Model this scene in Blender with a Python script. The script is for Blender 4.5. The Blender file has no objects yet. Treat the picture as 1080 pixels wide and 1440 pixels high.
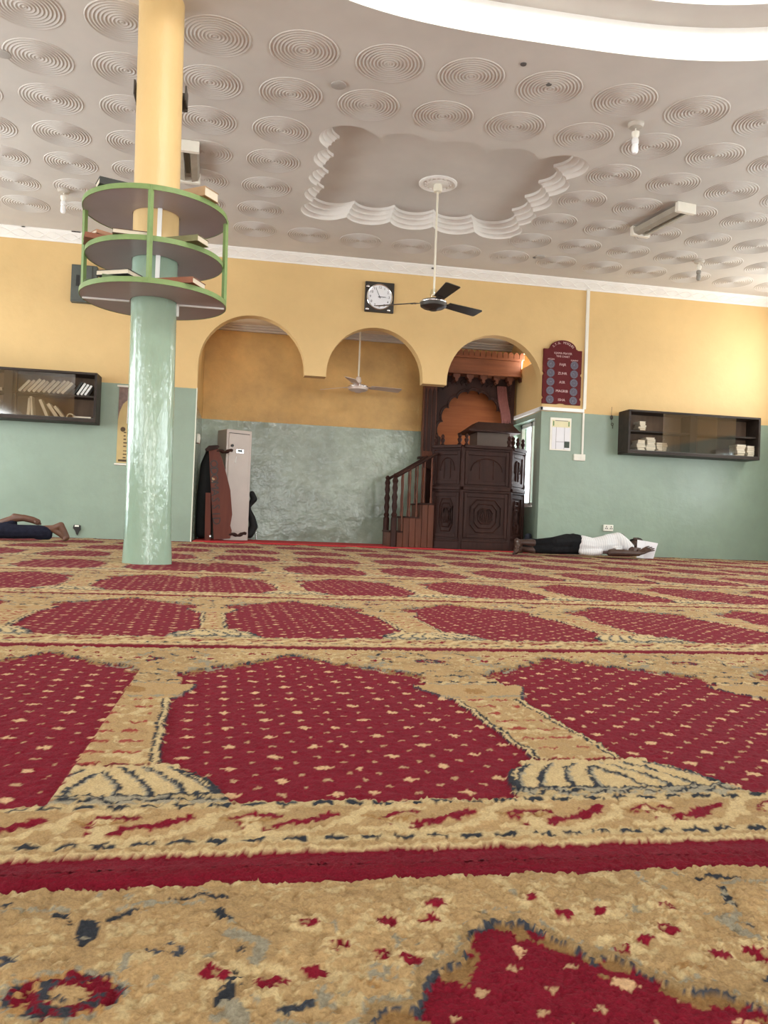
import bpy, bmesh, math, random
import numpy as np
from mathutils import Vector, Matrix
random.seed(7); rng = np.random.default_rng(7)
S = bpy.context.scene
COL = S.collection
PI = math.pi

# ------------------------------------------------------------------ camera
CF, YAW, PITCH, ROLL, CAMH = 1139.3, 0.1707, 0.0138, 0.0386, 0.31
cam = bpy.data.objects.new('camera', bpy.data.cameras.new('camera')); COL.objects.link(cam)
cam.data.sensor_fit = 'VERTICAL'; cam.data.sensor_height = 36.0; cam.data.lens = 36.0 * CF / 1440
cam.data.clip_start = 0.02
fw = Vector((math.sin(YAW)*math.cos(PITCH), math.cos(YAW)*math.cos(PITCH), math.sin(PITCH)))
rt = Vector((math.cos(YAW), -math.sin(YAW), 0)); up = rt.cross(fw)
r2 = rt*math.cos(ROLL) + up*math.sin(ROLL); u2 = up*math.cos(ROLL) - rt*math.sin(ROLL)
cam.matrix_world = Matrix(((r2.x, u2.x, -fw.x, 0), (r2.y, u2.y, -fw.y, 0), (r2.z, u2.z, -fw.z, CAMH), (0, 0, 0, 1)))
S.camera = cam
# ------------------------------------------------------------------ world, exposure
w = bpy.data.worlds.new('sky'); S.world = w; w.use_nodes = True
w.node_tree.nodes['Background'].inputs[0].default_value = (0.82, 0.92, 1.0, 1)
w.node_tree.nodes['Background'].inputs[1].default_value = 6.0
S.view_settings.view_transform = 'Standard'; S.view_settings.look = 'None'
S.view_settings.gamma = 1; S.view_settings.use_curve_mapping = False
S.view_settings.exposure = 0.0
S.cycles.use_denoising = True
S.cycles.max_bounces = 10; S.cycles.diffuse_bounces = 6
# ------------------------------------------------------------------ daylight through the windows and doors, plus added lights
WX0, WX1, WY0, WY1, ZC = -5.2, 7.0, -5.0, 9.667, 3.46
def area(name, loc, aim, sx, sy, power, color=(1, 0.97, 0.92)):
    l = bpy.data.lights.new(name, 'AREA'); l.shape = 'RECTANGLE'; l.size = sx; l.size_y = sy
    l.energy = power; l.color = color
    o = bpy.data.objects.new(name, l); COL.objects.link(o); o.location = loc
    o.rotation_euler = Vector(aim).to_track_quat('-Z', 'Y').to_euler()
    return o
LEFT_OPEN = [(-3.4, -2.0, .9, 2.5), (-0.6, .8, .9, 2.5), (2.2, 3.6, .9, 2.5), (4.8, 6.2, .9, 2.5), (7.2, 8.8, .1, 2.3)]
RIGHT_OPEN = [(-3.4, -2.0, .9, 2.5), (-0.6, .8, .9, 2.5), (2.0, 3.4, .9, 2.5), (4.3, 5.7, .9, 2.5), (7.4, 8.0, .5, 1.62), (8.15, 9.2, 2.15, 2.9)]
BACK_OPEN = [(-3.6, -2.2, .9, 2.5), (-0.3, 1.5, .1, 2.4), (3.6, 5.0, .9, 2.5)]
for i, (a, b, z0, z1) in enumerate(LEFT_OPEN):
    area('daylight_left', (WX0+.02, (a+b)/2, (z0+z1)/2), (1, 0, 0), z1-z0, b-a, 62 if i < 4 else 105, (.95, .98, 1))
for i, (a, b, z0, z1) in enumerate(RIGHT_OPEN):
    area('daylight_right', (WX1-.02, (a+b)/2, (z0+z1)/2), (-1, 0, 0), z1-z0, b-a, 62 if i < 4 else (26 if i == 4 else 34), (.92, .98, 1) if i < 5 else (1, .98, .94))
for i, (a, b, z0, z1) in enumerate(BACK_OPEN):
    area('daylight_back', ((a+b)/2, WY0+.02, (z0+z1)/2), (0, 1, 0), b-a, z1-z0, 90)
area('added_drum_light', (1.8, 1.3, 4.35), (0, 1, -0.12), 2.6, .6, 120)  # lamp added inside the windowless drum to whiten its steps
area('daylight_bay_window', (3.70, 10.34, 1.17), (-1, 0, 0), 1.05, .8, 26, (.95, .98, 1))

area('added_left_vent_light', (-.64, 10.32, 2.585), (1, -.6, -.1), .4, .2, 5)  # added with an unseen vent to brighten the arch soffit and upper bay
area('daylight_right_vent', (3.67, 10.32, 2.57), (-1, -.1, .1), .4, .18, 4)

# ================================================================== helpers
MATS = {}
def nodes_of(name):
    m = bpy.data.materials.new(name); m.use_nodes = True
    nt = m.node_tree; b = nt.nodes['Principled BSDF']
    MATS[name] = m
    return m, nt, b
def L(nt, a, b): nt.links.new(a, b)
def noise(nt, scale, detail=4, rough=.6, coord='Object', vec_scale=None):
    tc = nt.nodes.new('ShaderNodeTexCoord'); n = nt.nodes.new('ShaderNodeTexNoise')
    n.inputs['Scale'].default_value = scale; n.inputs['Detail'].default_value = detail; n.inputs['Roughness'].default_value = rough
    if vec_scale:
        mp = nt.nodes.new('ShaderNodeMapping'); mp.inputs['Scale'].default_value = vec_scale
        L(nt, tc.outputs[coord], mp.inputs[0]); L(nt, mp.outputs[0], n.inputs['Vector'])
    else: L(nt, tc.outputs[coord], n.inputs['Vector'])
    return n
def ramp(nt, src, stops):
    r = nt.nodes.new('ShaderNodeValToRGB'); e = r.color_ramp.elements
    while len(e) < len(stops): e.new(.5)
    for k, (p, c) in enumerate(stops): e[k].position = p; e[k].color = (*c, 1) if len(c) == 3 else c
    L(nt, src, r.inputs[0]); return r
def bump(nt, b, src, strength, dist=.01):
    n = nt.nodes.new('ShaderNodeBump'); n.inputs['Strength'].default_value = strength; n.inputs['Distance'].default_value = dist
    L(nt, src, n.inputs['Height']); L(nt, n.outputs[0], b.inputs['Normal'])
def mul(c, k): return tuple(min(1, x*k) for x in c)
def mat(name, c, rough=.5, metal=0, var=.12, scale=8, bmp=0, vec_scale=None, spec=.5, coat=0):
    if name in MATS: return MATS[name]
    m, nt, b = nodes_of(name)
    n = noise(nt, scale, vec_scale=vec_scale)
    r = ramp(nt, n.outputs['Fac'], [(.25, mul(c, 1-var)), (.75, mul(c, 1+var))])
    L(nt, r.outputs[0], b.inputs['Base Color'])
    b.inputs['Roughness'].default_value = rough; b.inputs['Metallic'].default_value = metal
    b.inputs['Specular IOR Level'].default_value = spec
    b.inputs['Coat Weight'].default_value = coat
    if bmp: bump(nt, b, n.outputs['Fac'], bmp)
    return m
def glass(name, tint=(1, 1, 1), gloss=.12, rough=.02):
    m, nt, b = nodes_of(name); out = nt.nodes['Material Output']; nt.nodes.remove(b)
    t = nt.nodes.new('ShaderNodeBsdfTransparent'); t.inputs[0].default_value = (*tint, 1)
    g = nt.nodes.new('ShaderNodeBsdfGlossy'); g.inputs['Roughness'].default_value = rough
    f = nt.nodes.new('ShaderNodeFresnel'); f.inputs[0].default_value = 1.5
    a = nt.nodes.new('ShaderNodeMath'); a.operation = 'ADD'; a.inputs[1].default_value = gloss; L(nt, f.outputs[0], a.inputs[0])
    ge = nt.nodes.new('ShaderNodeNewGeometry'); iv = nt.nodes.new('ShaderNodeMath'); iv.operation = 'SUBTRACT'; iv.inputs[0].default_value = 1; L(nt, ge.outputs['Backfacing'], iv.inputs[1])
    mm = nt.nodes.new('ShaderNodeMath'); mm.operation = 'MULTIPLY'; L(nt, a.outputs[0], mm.inputs[0]); L(nt, iv.outputs[0], mm.inputs[1]); a = mm
    x = nt.nodes.new('ShaderNodeMixShader'); L(nt, a.outputs[0], x.inputs[0]); L(nt, t.outputs[0], x.inputs[1]); L(nt, g.outputs[0], x.inputs[2])
    L(nt, x.outputs[0], out.inputs[0]); return m
YEL = (.69, .475, .21); GRN = (.25, .325, .25)
def two_tone(name, z, upper, lower, r_up=.6, r_lo=.35, spec_lo=.5, bmp_scale=6, bmp=.25, vec_scale=None, dirt=.1):
    m, nt, b = nodes_of(name)
    tc = nt.nodes.new('ShaderNodeTexCoord'); sp = nt.nodes.new('ShaderNodeSeparateXYZ'); L(nt, tc.outputs['Object'], sp.inputs[0])
    gt = nt.nodes.new('ShaderNodeMath'); gt.operation = 'GREATER_THAN'; gt.inputs[1].default_value = z
    n2 = noise(nt, 14, 3); ad = nt.nodes.new('ShaderNodeMath'); ad.operation = 'MULTIPLY_ADD'; ad.inputs[1].default_value = .012
    L(nt, n2.outputs['Fac'], ad.inputs[0]); L(nt, sp.outputs[2], ad.inputs[2]); L(nt, ad.outputs[0], gt.inputs[0])
    n = noise(nt, 1.6, 6, .65)
    ru = ramp(nt, n.outputs['Fac'], [(.3, mul(upper, 1-dirt)), (.7, mul(upper, 1+dirt*.4))])
    rl = ramp(nt, n.outputs['Fac'], [(.3, mul(lower, 1-dirt*1.3)), (.7, mul(lower, 1+dirt*.8))])
    mx = nt.nodes.new('ShaderNodeMix'); mx.data_type = 'RGBA'
    L(nt, gt.outputs[0], mx.inputs[0]); L(nt, rl.outputs[0], mx.inputs[6]); L(nt, ru.outputs[0], mx.inputs[7])
    L(nt, mx.outputs[2], b.inputs['Base Color'])
    mr = nt.nodes.new('ShaderNodeMapRange'); mr.inputs[3].default_value = r_lo; mr.inputs[4].default_value = r_up
    L(nt, gt.outputs[0], mr.inputs[0]); L(nt, mr.outputs[0], b.inputs['Roughness'])
    b.inputs['Specular IOR Level'].default_value = spec_lo
    nb = noise(nt, bmp_scale, 5, .55, vec_scale=vec_scale); bump(nt, b, nb.outputs['Fac'], bmp, .02)
    return m

wall_m = two_tone('painted_wall', 1.80, YEL, GRN, dirt=.08)
bay_m = two_tone('painted_bay_wall', 1.61, (.64, .39, .13), (.265, .33, .26), r_lo=.20, spec_lo=.7, bmp_scale=3.4, bmp=1.0, dirt=.30)
col_m = two_tone('painted_column', 1.868, YEL, (.29, .40, .305), r_up=.42, r_lo=.11, spec_lo=.6, bmp_scale=16, bmp=.22, vec_scale=(1.5, 1.5, .6), dirt=.07)
ceil_m = mat('ceiling_plaster', (.60, .57, .525), .8, var=.1, scale=1.2, bmp=.05)
white_m = mat('white_plaster', (.82, .80, .76), .6, var=.05, scale=5)
gloss_white = mat('white_gloss_paint', (.86, .85, .82), .4, var=.03)
rod_m = mat('cream_enamel', (.74, .70, .58), .4, var=.04)
plastic_m = mat('white_plastic', (.80, .77, .68), .4, var=.05)
green_edge = mat('green_edge_paint', (.175, .265, .085), .5, var=.1, scale=20)
board_m = mat('shelf_laminate', (.38, .32, .335), .38, var=.06, scale=4)
dark_metal = mat('dark_brown_metal', (.045, .038, .032), .4, .3, var=.1)
lt_metal = mat('pale_fan_metal', (.60, .50, .44), .4, .2, var=.05)
grey_metal = mat('grey_painted_metal', (.085, .095, .085), .55, .1, var=.12, scale=20)
steel_m = mat('beige_steel', (.50, .43, .385), .42, .1, var=.05, scale=6)
chrome = mat('chrome', (.75, .75, .75), .2, 1, var=.02)
black_m = mat('black_plastic', (.012, .012, .013), .45, var=.2)
clock_face = mat('clock_face_white', (.80, .80, .83), .5, var=.02)
dark_ink = mat('dark_ink', (.03, .03, .035), .6, var=.05)
maroon = mat('maroon_board', (.10, .009, .011), .6, var=.1, scale=15, spec=.2)
pink_ink = mat('pale_pink_lettering', (.62, .42, .40), .6, var=.05)
blue_ink = mat('blue_grey_dials', (.085, .075, .105), .55, var=.1)
paper_m = mat('white_paper', (.78, .77, .80), .7, var=.03, scale=6)
cream_paper = mat('cream_card', (.72, .66, .42), .6, var=.05)
ochre_paper = mat('ochre_poster', (.52, .38, .16), .6, var=.08)
def wood(name, c, c2, rough=.42, sc=(1, 1, .12), scale=14, bmp=.15):
    m, nt, b = nodes_of(name)
    n = noise(nt, scale, 6, .6, vec_scale=sc)
    r = ramp(nt, n.outputs['Fac'], [(.3, c), (.7, c2)])
    L(nt, r.outputs[0], b.inputs['Base Color']); b.inputs['Roughness'].default_value = rough; b.inputs['Specular IOR Level'].default_value = .18
    bump(nt, b, n.outputs['Fac'], bmp, .004); return m
wood_d = wood('dark_carved_wood', (.022, .0085, .0065), (.046, .018, .013), .55)
wood_m = wood('red_brown_wood', (.075, .025, .014), (.14, .048, .026), .42)
wood_h = wood('cornice_wood', (.14, .048, .022), (.24, .085, .038), .45, sc=(.12, 1, 1))
wood_o = wood('orange_brown_boards', (.22, .060, .020), (.36, .115, .038), .5, sc=(.08, 1, 1))
wood_r = wood('bier_wood', (.12, .034, .024), (.17, .052, .034), .5)
wood_c = wood('cabinet_wood', (.022, .016, .013), (.05, .037, .030), .45, sc=(.15, 1, 1))
cab_back = wood('cabinet_back_board', (.11, .075, .055), (.17, .115, .08), .6)
glass_m = glass('clear_glass', (.93, .96, .95), .05)
cab_glass = glass('cabinet_glass', (.86, .83, .79), .13, .06)
skin_d = mat('brown_skin', (.055, .026, .018), .5, var=.12, scale=30)
sole_m = mat('foot_skin', (.20, .085, .042), .55, var=.12, scale=30)
shirt_w = mat('white_striped_shirt', (.70, .69, .68), .8, var=.06, scale=30, spec=.1)
trous_k = mat('black_trousers', (.010, .010, .011), .8, var=.3, scale=25, spec=.1)
trous_n = mat('navy_trousers', (.016, .017, .030), .85, var=.3, scale=30, spec=.1)
shirt_b = mat('blue_shirt', (.05, .08, .16), .85, var=.2, scale=30, spec=.1)
hair_m = mat('black_hair', (.008, .007, .006), .8, var=.2)

class MB:
    def __init__(s): s.v = []; s.f = []
    def add(s, vs, fs):
        n = len(s.v); s.v += [tuple(v) for v in vs]; s.f += [tuple(i+n for i in f) for f in fs]; return s
    def box(s, x0, x1, y0, y1, z0, z1, M=None):
        vs = [Vector((x, y, z)) for z in (z0, z1) for x, y in ((x0, y0), (x1, y0), (x1, y1), (x0, y1))]
        if M: vs = [M @ v for v in vs]
        return s.add(vs, [(3, 2, 1, 0), (4, 5, 6, 7), (0, 1, 5, 4), (1, 2, 6, 5), (2, 3, 7, 6), (3, 0, 4, 7)])
    def cyl(s, p0, p1, r0, r1=None, n=12, caps=True):
        r1 = r0 if r1 is None else r1
        p0, p1 = Vector(p0), Vector(p1); q = (p1-p0).to_track_quat('Z', 'Y')
        ring = [(math.cos(2*PI*i/n), math.sin(2*PI*i/n)) for i in range(n)]
        vs = [p0 + q @ Vector((a*r0, b*r0, 0)) for a, b in ring] + [p1 + q @ Vector((a*r1, b*r1, 0)) for a, b in ring]
        fs = [(i, (i+1) % n, n+(i+1) % n, n+i) for i in range(n)]
        if caps: fs += [tuple(range(n-1, -1, -1)), tuple(range(n, 2*n))]
        return s.add(vs, fs)
    def lathe(s, prof, loc=(0, 0, 0), n=24, M=None, sx=1, sy=1):
        loc = Vector(loc); vs = []; fs = []; k = len(prof)
        for i in range(n):
            a = 2*PI*i/n
            for r, z in prof:
                v = Vector((math.cos(a)*r*sx, math.sin(a)*r*sy, z))
                vs.append(loc + (M @ v if M else v))
        for i in range(n):
            j = (i+1) % n
            for t in range(k-1): fs.append((i*k+t, j*k+t, j*k+t+1, i*k+t+1))
        closed = prof[0] == prof[-1]
        if prof[0][0] > 1e-5 and not closed: fs.append(tuple(i*k for i in range(n-1, -1, -1)))
        if prof[-1][0] > 1e-5 and not closed: fs.append(tuple(i*k+k-1 for i in range(n)))
        return s.add(vs, fs)
    def prism(s, poly, y0, y1, M=None):
        # polygon in XZ, extruded along Y
        n = len(poly)
        vs = [Vector((x, y0, z)) for x, z in poly] + [Vector((x, y1, z)) for x, z in poly]
        if M: vs = [M @ v for v in vs]
        fs = [tuple(range(n)), tuple(range(2*n-1, n-1, -1))] + [(i, n+i, n+(i+1) % n, (i+1) % n) for i in range(n)]
        return s.add(vs, fs)
    def tube(s, pts, r, n=8):
        pts = [Vector(p) for p in pts]; k = len(pts); vs = []; fs = []
        rr = r if isinstance(r, (list, tuple)) else [r]*k
        for i, p in enumerate(pts):
            d = (pts[min(i+1, k-1)]-pts[max(i-1, 0)]).normalized(); q = d.to_track_quat('Z', 'Y')
            vs += [p + q @ Vector((math.cos(2*PI*a/n)*rr[i], math.sin(2*PI*a/n)*rr[i], 0)) for a in range(n)]
        for i in range(k-1):
            for a in range(n): fs.append((i*n+a, i*n+(a+1) % n, (i+1)*n+(a+1) % n, (i+1)*n+a))
        fs += [tuple(range(n-1, -1, -1)), tuple(range((k-1)*n, k*n))]
        return s.add(vs, fs)
    def sphere(s, c, r, n=12, m=8, sc=(1, 1, 1)):
        pr = [(math.sin(PI*i/m), -math.cos(PI*i/m)) for i in range(m+1)]
        vs = []; fs = []; c = Vector(c)
        for i in range(n):
            a = 2*PI*i/n
            for q, z in pr: vs.append(c + Vector((math.cos(a)*q*r*sc[0], math.sin(a)*q*r*sc[1], z*r*sc[2])))
        k = m+1
        for i in range(n):
            j = (i+1) % n
            for t in range(m): fs.append((i*k+t, j*k+t, j*k+t+1, i*k+t+1))
        return s.add(vs, fs)
    def caps(s, chain):
        # chain of (point, radius): overlapping spheres and frusta, for later voxel union
        for p, r in chain: s.sphere(p, r, 10, 6)
        for (p, r), (q, t) in zip(chain, chain[1:]):
            if (Vector(p)-Vector(q)).length > 1e-4: s.cyl(p, q, r, t, 10)
        return s
    def build(s, name, m, parent=None, bevel=0, loc=None, smooth=35, merge=False):
        me = bpy.data.meshes.new(name); me.from_pydata(s.v, [], s.f)
        if merge or True:
            bm = bmesh.new(); bm.from_mesh(me)
            if merge: bmesh.ops.remove_doubles(bm, verts=bm.verts, dist=1e-5)
            bmesh.ops.recalc_face_normals(bm, faces=bm.faces); bm.to_mesh(me); bm.free()
        o = bpy.data.objects.new(name, me); COL.objects.link(o)
        if m: me.materials.append(m)
        if smooth:
            me.polygons.foreach_set('use_smooth', [True]*len(me.polygons)); me.set_sharp_from_angle(angle=math.radians(smooth))
        if parent:
            o.parent = parent
            if loc is None: o.matrix_parent_inverse = parent_inv(parent)
        if loc is not None: o.location = loc
        if bevel:
            b = o.modifiers.new('bevel', 'BEVEL'); b.width = bevel; b.segments = 2; b.limit_method = 'ANGLE'
        return o
def parent_inv(p):
    # parts are modelled in world coordinates; only Empties are placed away from the origin
    return Matrix.LocRotScale(p.location, p.rotation_euler, p.scale).inverted() if p.type == 'EMPTY' else Matrix()
def tag(o, label=None, cat=None, group=None, kind=None):
    if label: o['label'] = label
    if cat: o['category'] = cat
    if group: o['group'] = group
    if kind: o['kind'] = kind
    return o
def thing(name, loc, label, cat, group=None, rz=0, rot=None):
    o = bpy.data.objects.new(name, None); COL.objects.link(o); o.location = loc
    o.rotation_euler = rot if rot else (0, 0, rz); o.empty_display_size = .1
    return tag(o, label, cat, group)
def struct(o): return tag(o, kind='structure')
# NB: parts of a thing are built in WORLD coordinates unless made with local=True parents at the origin of the thing
def part(mb, name, m, root, **k): return mb.build(name, m, root, **k)
def sub(mb, name, m, parent_part, **k):
    # sub-part of a part modelled in world coordinates
    o = mb.build(name, m, None, **k); o.parent = parent_part
    return o
def copy_tree(o, parent=None):
    c = o.copy(); COL.objects.link(c)
    if parent: c.parent = parent
    for ch in list(o.children): copy_tree(ch, c)
    return c
def text(name, s, size, loc, m, parent=None, align='CENTER', depth=.001, sx=1, rz=0, ry=0):
    cu = bpy.data.curves.new(name, 'FONT'); cu.body = s; cu.size = size; cu.align_x = align; cu.align_y = 'CENTER'; cu.extrude = depth
    cu.resolution_u = 2
    t = bpy.data.objects.new(name, cu); COL.objects.link(t)
    dg = bpy.context.evaluated_depsgraph_get(); me = bpy.data.meshes.new_from_object(t.evaluated_get(dg))
    bpy.data.objects.remove(t)
    R = Matrix.Translation(loc) @ Matrix.Rotation(rz, 4, 'Z') @ Matrix.Rotation(PI/2, 4, 'X') @ Matrix.Rotation(ry, 4, 'Z') @ Matrix.Diagonal((sx, 1, 1, 1))
    me.transform(R); me.materials.clear(); me.materials.append(m)
    o = bpy.data.objects.new(name, me); COL.objects.link(o)
    if parent:
        o.parent = parent
        if parent.type == 'EMPTY': o.matrix_parent_inverse = parent_inv(parent)
    return o

# ================================================================== the room shell
def arc(cx, cz, r, a0, a1, n=24): return [(cx+r*math.cos(a0+(a1-a0)*i/n), cz+r*math.sin(a0+(a1-a0)*i/n)) for i in range(n+1)]
struct(MB().box(WX0-.25, WX1+.25, WY0-.25, 11.25, -.2, -.0).build('floor', mat('screed_floor', (.3, .28, .26), .8)))
# front wall with the three pointed-down arches of the prayer niche
P = [(WX0-.25, 0), (-.60, 0), (-.60, 2.08)] + arc(.02, 2.08, .62, PI, 0)[1:] + [(.64, 2.035), (.90, 2.035)] + arc(1.492, 2.08, .592, PI, 0) \
  + [(2.084, 2.035), (2.385, 2.035)] + arc(3.003, 2.08, .618, PI, 0) + [(3.621, 0), (WX1+.25, 0), (WX1+.25, 3.9), (WX0-.25, 3.9)]
struct(MB().prism(P, WY1, WY1+.16).build('wall_front', wall_m, smooth=20))
def side_wall(name, axis, at, thick, a0, a1, z1, opens, m):
    mb = MB(); cuts = sorted(opens); pos = a0
    def bx(u0, u1, z0, zt):
        if axis == 'X': mb.box(min(at, at+thick), max(at, at+thick), u0, u1, z0, zt)
        else: mb.box(u0, u1, min(at, at+thick), max(at, at+thick), z0, zt)
    for (u0, u1, z0, zt) in cuts:
        bx(pos, u0, 0, z1)
        if z0 > .005: bx(u0, u1, 0, z0)
        bx(u0, u1, zt, z1); pos = u1
    bx(pos, a1, 0, z1)
    return struct(mb.build(name, m))
side_wall('wall_left', 'X', WX0, -.25, WY0-.25, WY1, 3.9, LEFT_OPEN, wall_m)
side_wall('wall_right', 'X', WX1, .25, WY0-.25, WY1, 3.9, RIGHT_OPEN, wall_m)
side_wall('wall_back', 'Y', WY0, -.25, WX0, WX1, 3.9, BACK_OPEN, wall_m)
# the niche (mihrab bay)
BX0, BX1, BY1 = -.60, 3.63, 11.0
struct(MB().box(BX0-.2, BX0, WY1+.16, BY1+.2, 0, 2.47).box(BX0-.2, BX0, WY1+.16, 10.12, 2.47, 3.0).box(BX0-.2, BX0, 10.52, BY1+.2, 2.47, 3.0).box(BX0-.2, BX0, 10.12, 10.52, 2.70, 3.0).build('wall_niche_left', bay_m))
struct(MB().box(BX0, BX1+.2, BY1, BY1+.2, 0, 3.0).build('wall_niche_back', bay_m))
WIN = (9.92, 10.77, .61, 1.735)
mb = MB(); T = BX1+.2; y0, y1, z0, z1 = WIN
mb.box(BX1, T, WY1+.16, y0, 0, 3.0); mb.box(BX1, T, y0, y1, 0, z0); mb.box(BX1, T, y1, BY1, 0, 3.0)
mb.box(BX1, T, y0, 10.12, z1, 3.0); mb.box(BX1, T, 10.12, 10.52, z1, 2.47); mb.box(BX1, T, 10.12, 10.52, 2.67, 3.0); mb.box(BX1, T, 10.52, y1, z1, 3.0)
struct(mb.build('wall_niche_right', wall_m))
struct(MB().box(BX0-.2, BX1+.2, WY1+.16, BY1+.2, 2.88, 3.0).build('ceiling_niche', mat('bounce_warmed_ceiling', (.78, .72, .60), .7, var=.05)))  # white ceiling with warm bounce from the yellow walls put into its colour
mb = MB()
for k in range(3): mb.box(BX0, BX1, BY1-.05-.03*k, BY1-.001, 2.80+.028*k, 2.80+.028*(k+1))
struct(mb.build('trim_3', ceil_m))
win3 = tag(MB().build('window_30', gloss_white, smooth=0), kind='structure')  # unseen vent, added as a source of light for the upper bay
for k in range(4): part(MB().box(BX0-.15, BX0-.11, 10.12, 10.52, 2.48+.055*k, 2.495+.055*k), 'vent_bar', gloss_white, win3)
# window of the niche: frame, mullion, panes
win = tag(MB().box(0, .001, 0, .001, 0, .001).build('window_1', gloss_white), kind='structure')
win.data.clear_geometry()
mb = MB(); fx = BX1+.115
for a, b, c, d in ((y0, y1, z1-.05, z1), (y0, y1, z0, z0+.05), (y0, y0+.05, z0, z1), (y1-.05, y1, z0, z1), (10.31, 10.36, z0, z1)): mb.box(fx, fx+.045, a, b, c, d)
part(mb, 'window_frame', gloss_white, win)
part(MB().box(fx+.02, fx+.025, y0+.05, 10.31, z0+.05, z1-.05), 'window_pane', glass_m, win)
part(MB().box(fx+.02, fx+.025, 10.36, y1-.05, z0+.05, z1-.05), 'window_pane', glass_m, win)
part(MB().box(BX1-.012, fx, y0, y1, z0-.02, z0), 'window_sill', gloss_white, win)
win2 = tag(MB().build('window_2', gloss_white, smooth=0), kind='structure')
for k in range(4): part(MB().box(BX1+.11, BX1+.15, 10.12, 10.52, 2.48+.05*k, 2.495+.05*k), 'vent_bar', gloss_white, win2)
part(MB().box(BX1+.16, BX1+.165, 10.12, 10.52, 2.47, 2.67), 'window_pane', glass_m, win2)
# openings in the hall walls: frames and panes, doors
wn = 3
def opening(axis, at, sgn, a, b, z0, z1, k):
    isdoor = z0 < .3
    o = tag(MB().build(('door_%d' if isdoor else 'window_%d') % k, gloss_white, smooth=0), kind='structure')
    def bx(mb, u0, u1, q0, q1, t0, t1):
        lo, hi = sorted((at+sgn*t0, at+sgn*t1))
        return mb.box(lo, hi, u0, u1, q0, q1) if axis == 'X' else mb.box(u0, u1, lo, hi, q0, q1)
    mb = MB(); m_ = (a+b)/2
    for u0, u1, q0, q1 in ((a, a+.06, z0, z1), (b-.06, b, z0, z1), (a+.06, b-.06, z1-.06, z1), (a+.06, b-.06, z0, z0+.05), (m_-.025, m_+.025, z0+.05, z1-.06)):
        bx(mb, u0, u1, q0, q1, .10, .15)
    part(mb, 'door_frame' if isdoor else 'window_frame', gloss_white, o)
    for u0, u1 in ((a+.06, m_-.025), (m_+.025, b-.06)): part(bx(MB(), u0, u1, z0+.05, z1-.06, .12, .125), 'window_pane', glass_m, o)
nd = 1
for lst, ax, at, sg in ((LEFT_OPEN, 'X', WX0, -1), (RIGHT_OPEN, 'X', WX1, 1), (BACK_OPEN, 'Y', WY0, -1)):
    for (a, b, z0, z1) in lst:
        if z0 < .3: opening(ax, at, sg, a, b, z0, z1, nd); nd += 1
        else: opening(ax, at, sg, a, b, z0, z1, wn); wn += 1

# ------------------------------------------------------------------ ceiling: slab with scalloped tray and stepped drum
TCX, TCY = 1.635, 7.44
def tray_outline(k=1.0, n=640):
    hx, hy, lo = .93, .79, .245
    cs = [(hx*(-1+2*i/4), s*hy) for i in range(5) for s in (-1, 1)] + [(s*hx, hy*(-1+2*i/4)) for i in (1, 2, 3) for s in (-1, 1)]
    out = []
    for i in range(n):
        a = 2*PI*i/n; d = (math.cos(a), math.sin(a)); best = 0
        for cx, cy in cs:
            t = cx*d[0]+cy*d[1]; q = cx*cx+cy*cy-t*t
            if q < lo*lo: best = max(best, t+math.sqrt(lo*lo-q))
        out.append((best*d[0], best*d[1]))
    out = [(x*k if True else x, y*k) for x, y in out]
    sh = .028                      # plan is laid a little askew, like the rest of the plasterwork
    return [(TCX+x-sh*y, TCY+y+sh*x) for x, y in out]
DCX, DCY = 1.85, 2.48
def drum(a, b, n=120, e=3.0):
    out = []
    for i in range(n):
        t = 2*PI*i/n; c, s_ = math.cos(t), math.sin(t)
        out.append((DCX+a*math.copysign(abs(c)**(2/e), c), DCY+b*math.copysign(abs(s_)**(2/e), s_)))
    return out
def slab_with_holes(outer, holes, z, name, m):
    bm = bmesh.new(); es = []
    for loop in [outer]+holes:
        vs = [bm.verts.new((x, y, z)) for x, y in loop]
        es += [bm.edges.new((vs[i], vs[(i+1) % len(vs)])) for i in range(len(vs))]
    bmesh.ops.triangle_fill(bm, use_beauty=True, edges=es)
    bmesh.ops.recalc_face_normals(bm, faces=bm.faces)
    for f in bm.faces:
        if f.normal.z > 0: f.normal_flip()
    me = bpy.data.meshes.new(name); bm.to_mesh(me); bm.free(); me.materials.append(m)
    o = bpy.data.objects.new(name, me); COL.objects.link(o); return o
ceil = struct(slab_with_holes([(WX0, WY0), (WX1, WY0), (WX1, WY1), (WX0, WY1)], [tray_outline(1), drum(2.5, 2.5)], ZC, 'ceiling', ceil_m))
def loft(loops_z, name, m, parent, cap=False):
    mb = MB(); n = len(loops_z[0][0])
    for lp, z in loops_z: mb.v += [(x, y, z) for x, y in lp]
    for k in range(len(loops_z)-1):
        for i in range(n): j = (i+1) % n; mb.f.append((k*n+i, k*n+j, (k+1)*n+j, (k+1)*n+i))
    if cap: mb.f.append(tuple(range((len(loops_z)-1)*n, len(loops_z)*n)))
    return part(mb, name, m, parent, smooth=40)
mould_m = mat('moulding_plaster', (.68, .645, .60), .65, var=.05, scale=5)
tp = [(1.0, 0), (1.0, .016), (.985, .036), (.972, .040), (.972, .055), (.958, .078), (.944, .083), (.944, .098), (.925, .118), (.905, .122), (.905, .15)]
loft([(tray_outline(k), ZC+z) for k, z in tp], 'tray_moulding', mould_m, ceil)
mb = MB(); n_ = 640; mb.v = [(x, y, ZC+.15) for x, y in tray_outline(.905)]; mb.f = [tuple(range(n_))]
part(mb, 'tray_panel', ceil_m, ceil, smooth=0)
loft([(drum(2.5, 2.5), ZC), (drum(2.48, 2.49), ZC+.215)], 'drum_step', gloss_white, ceil)
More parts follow.
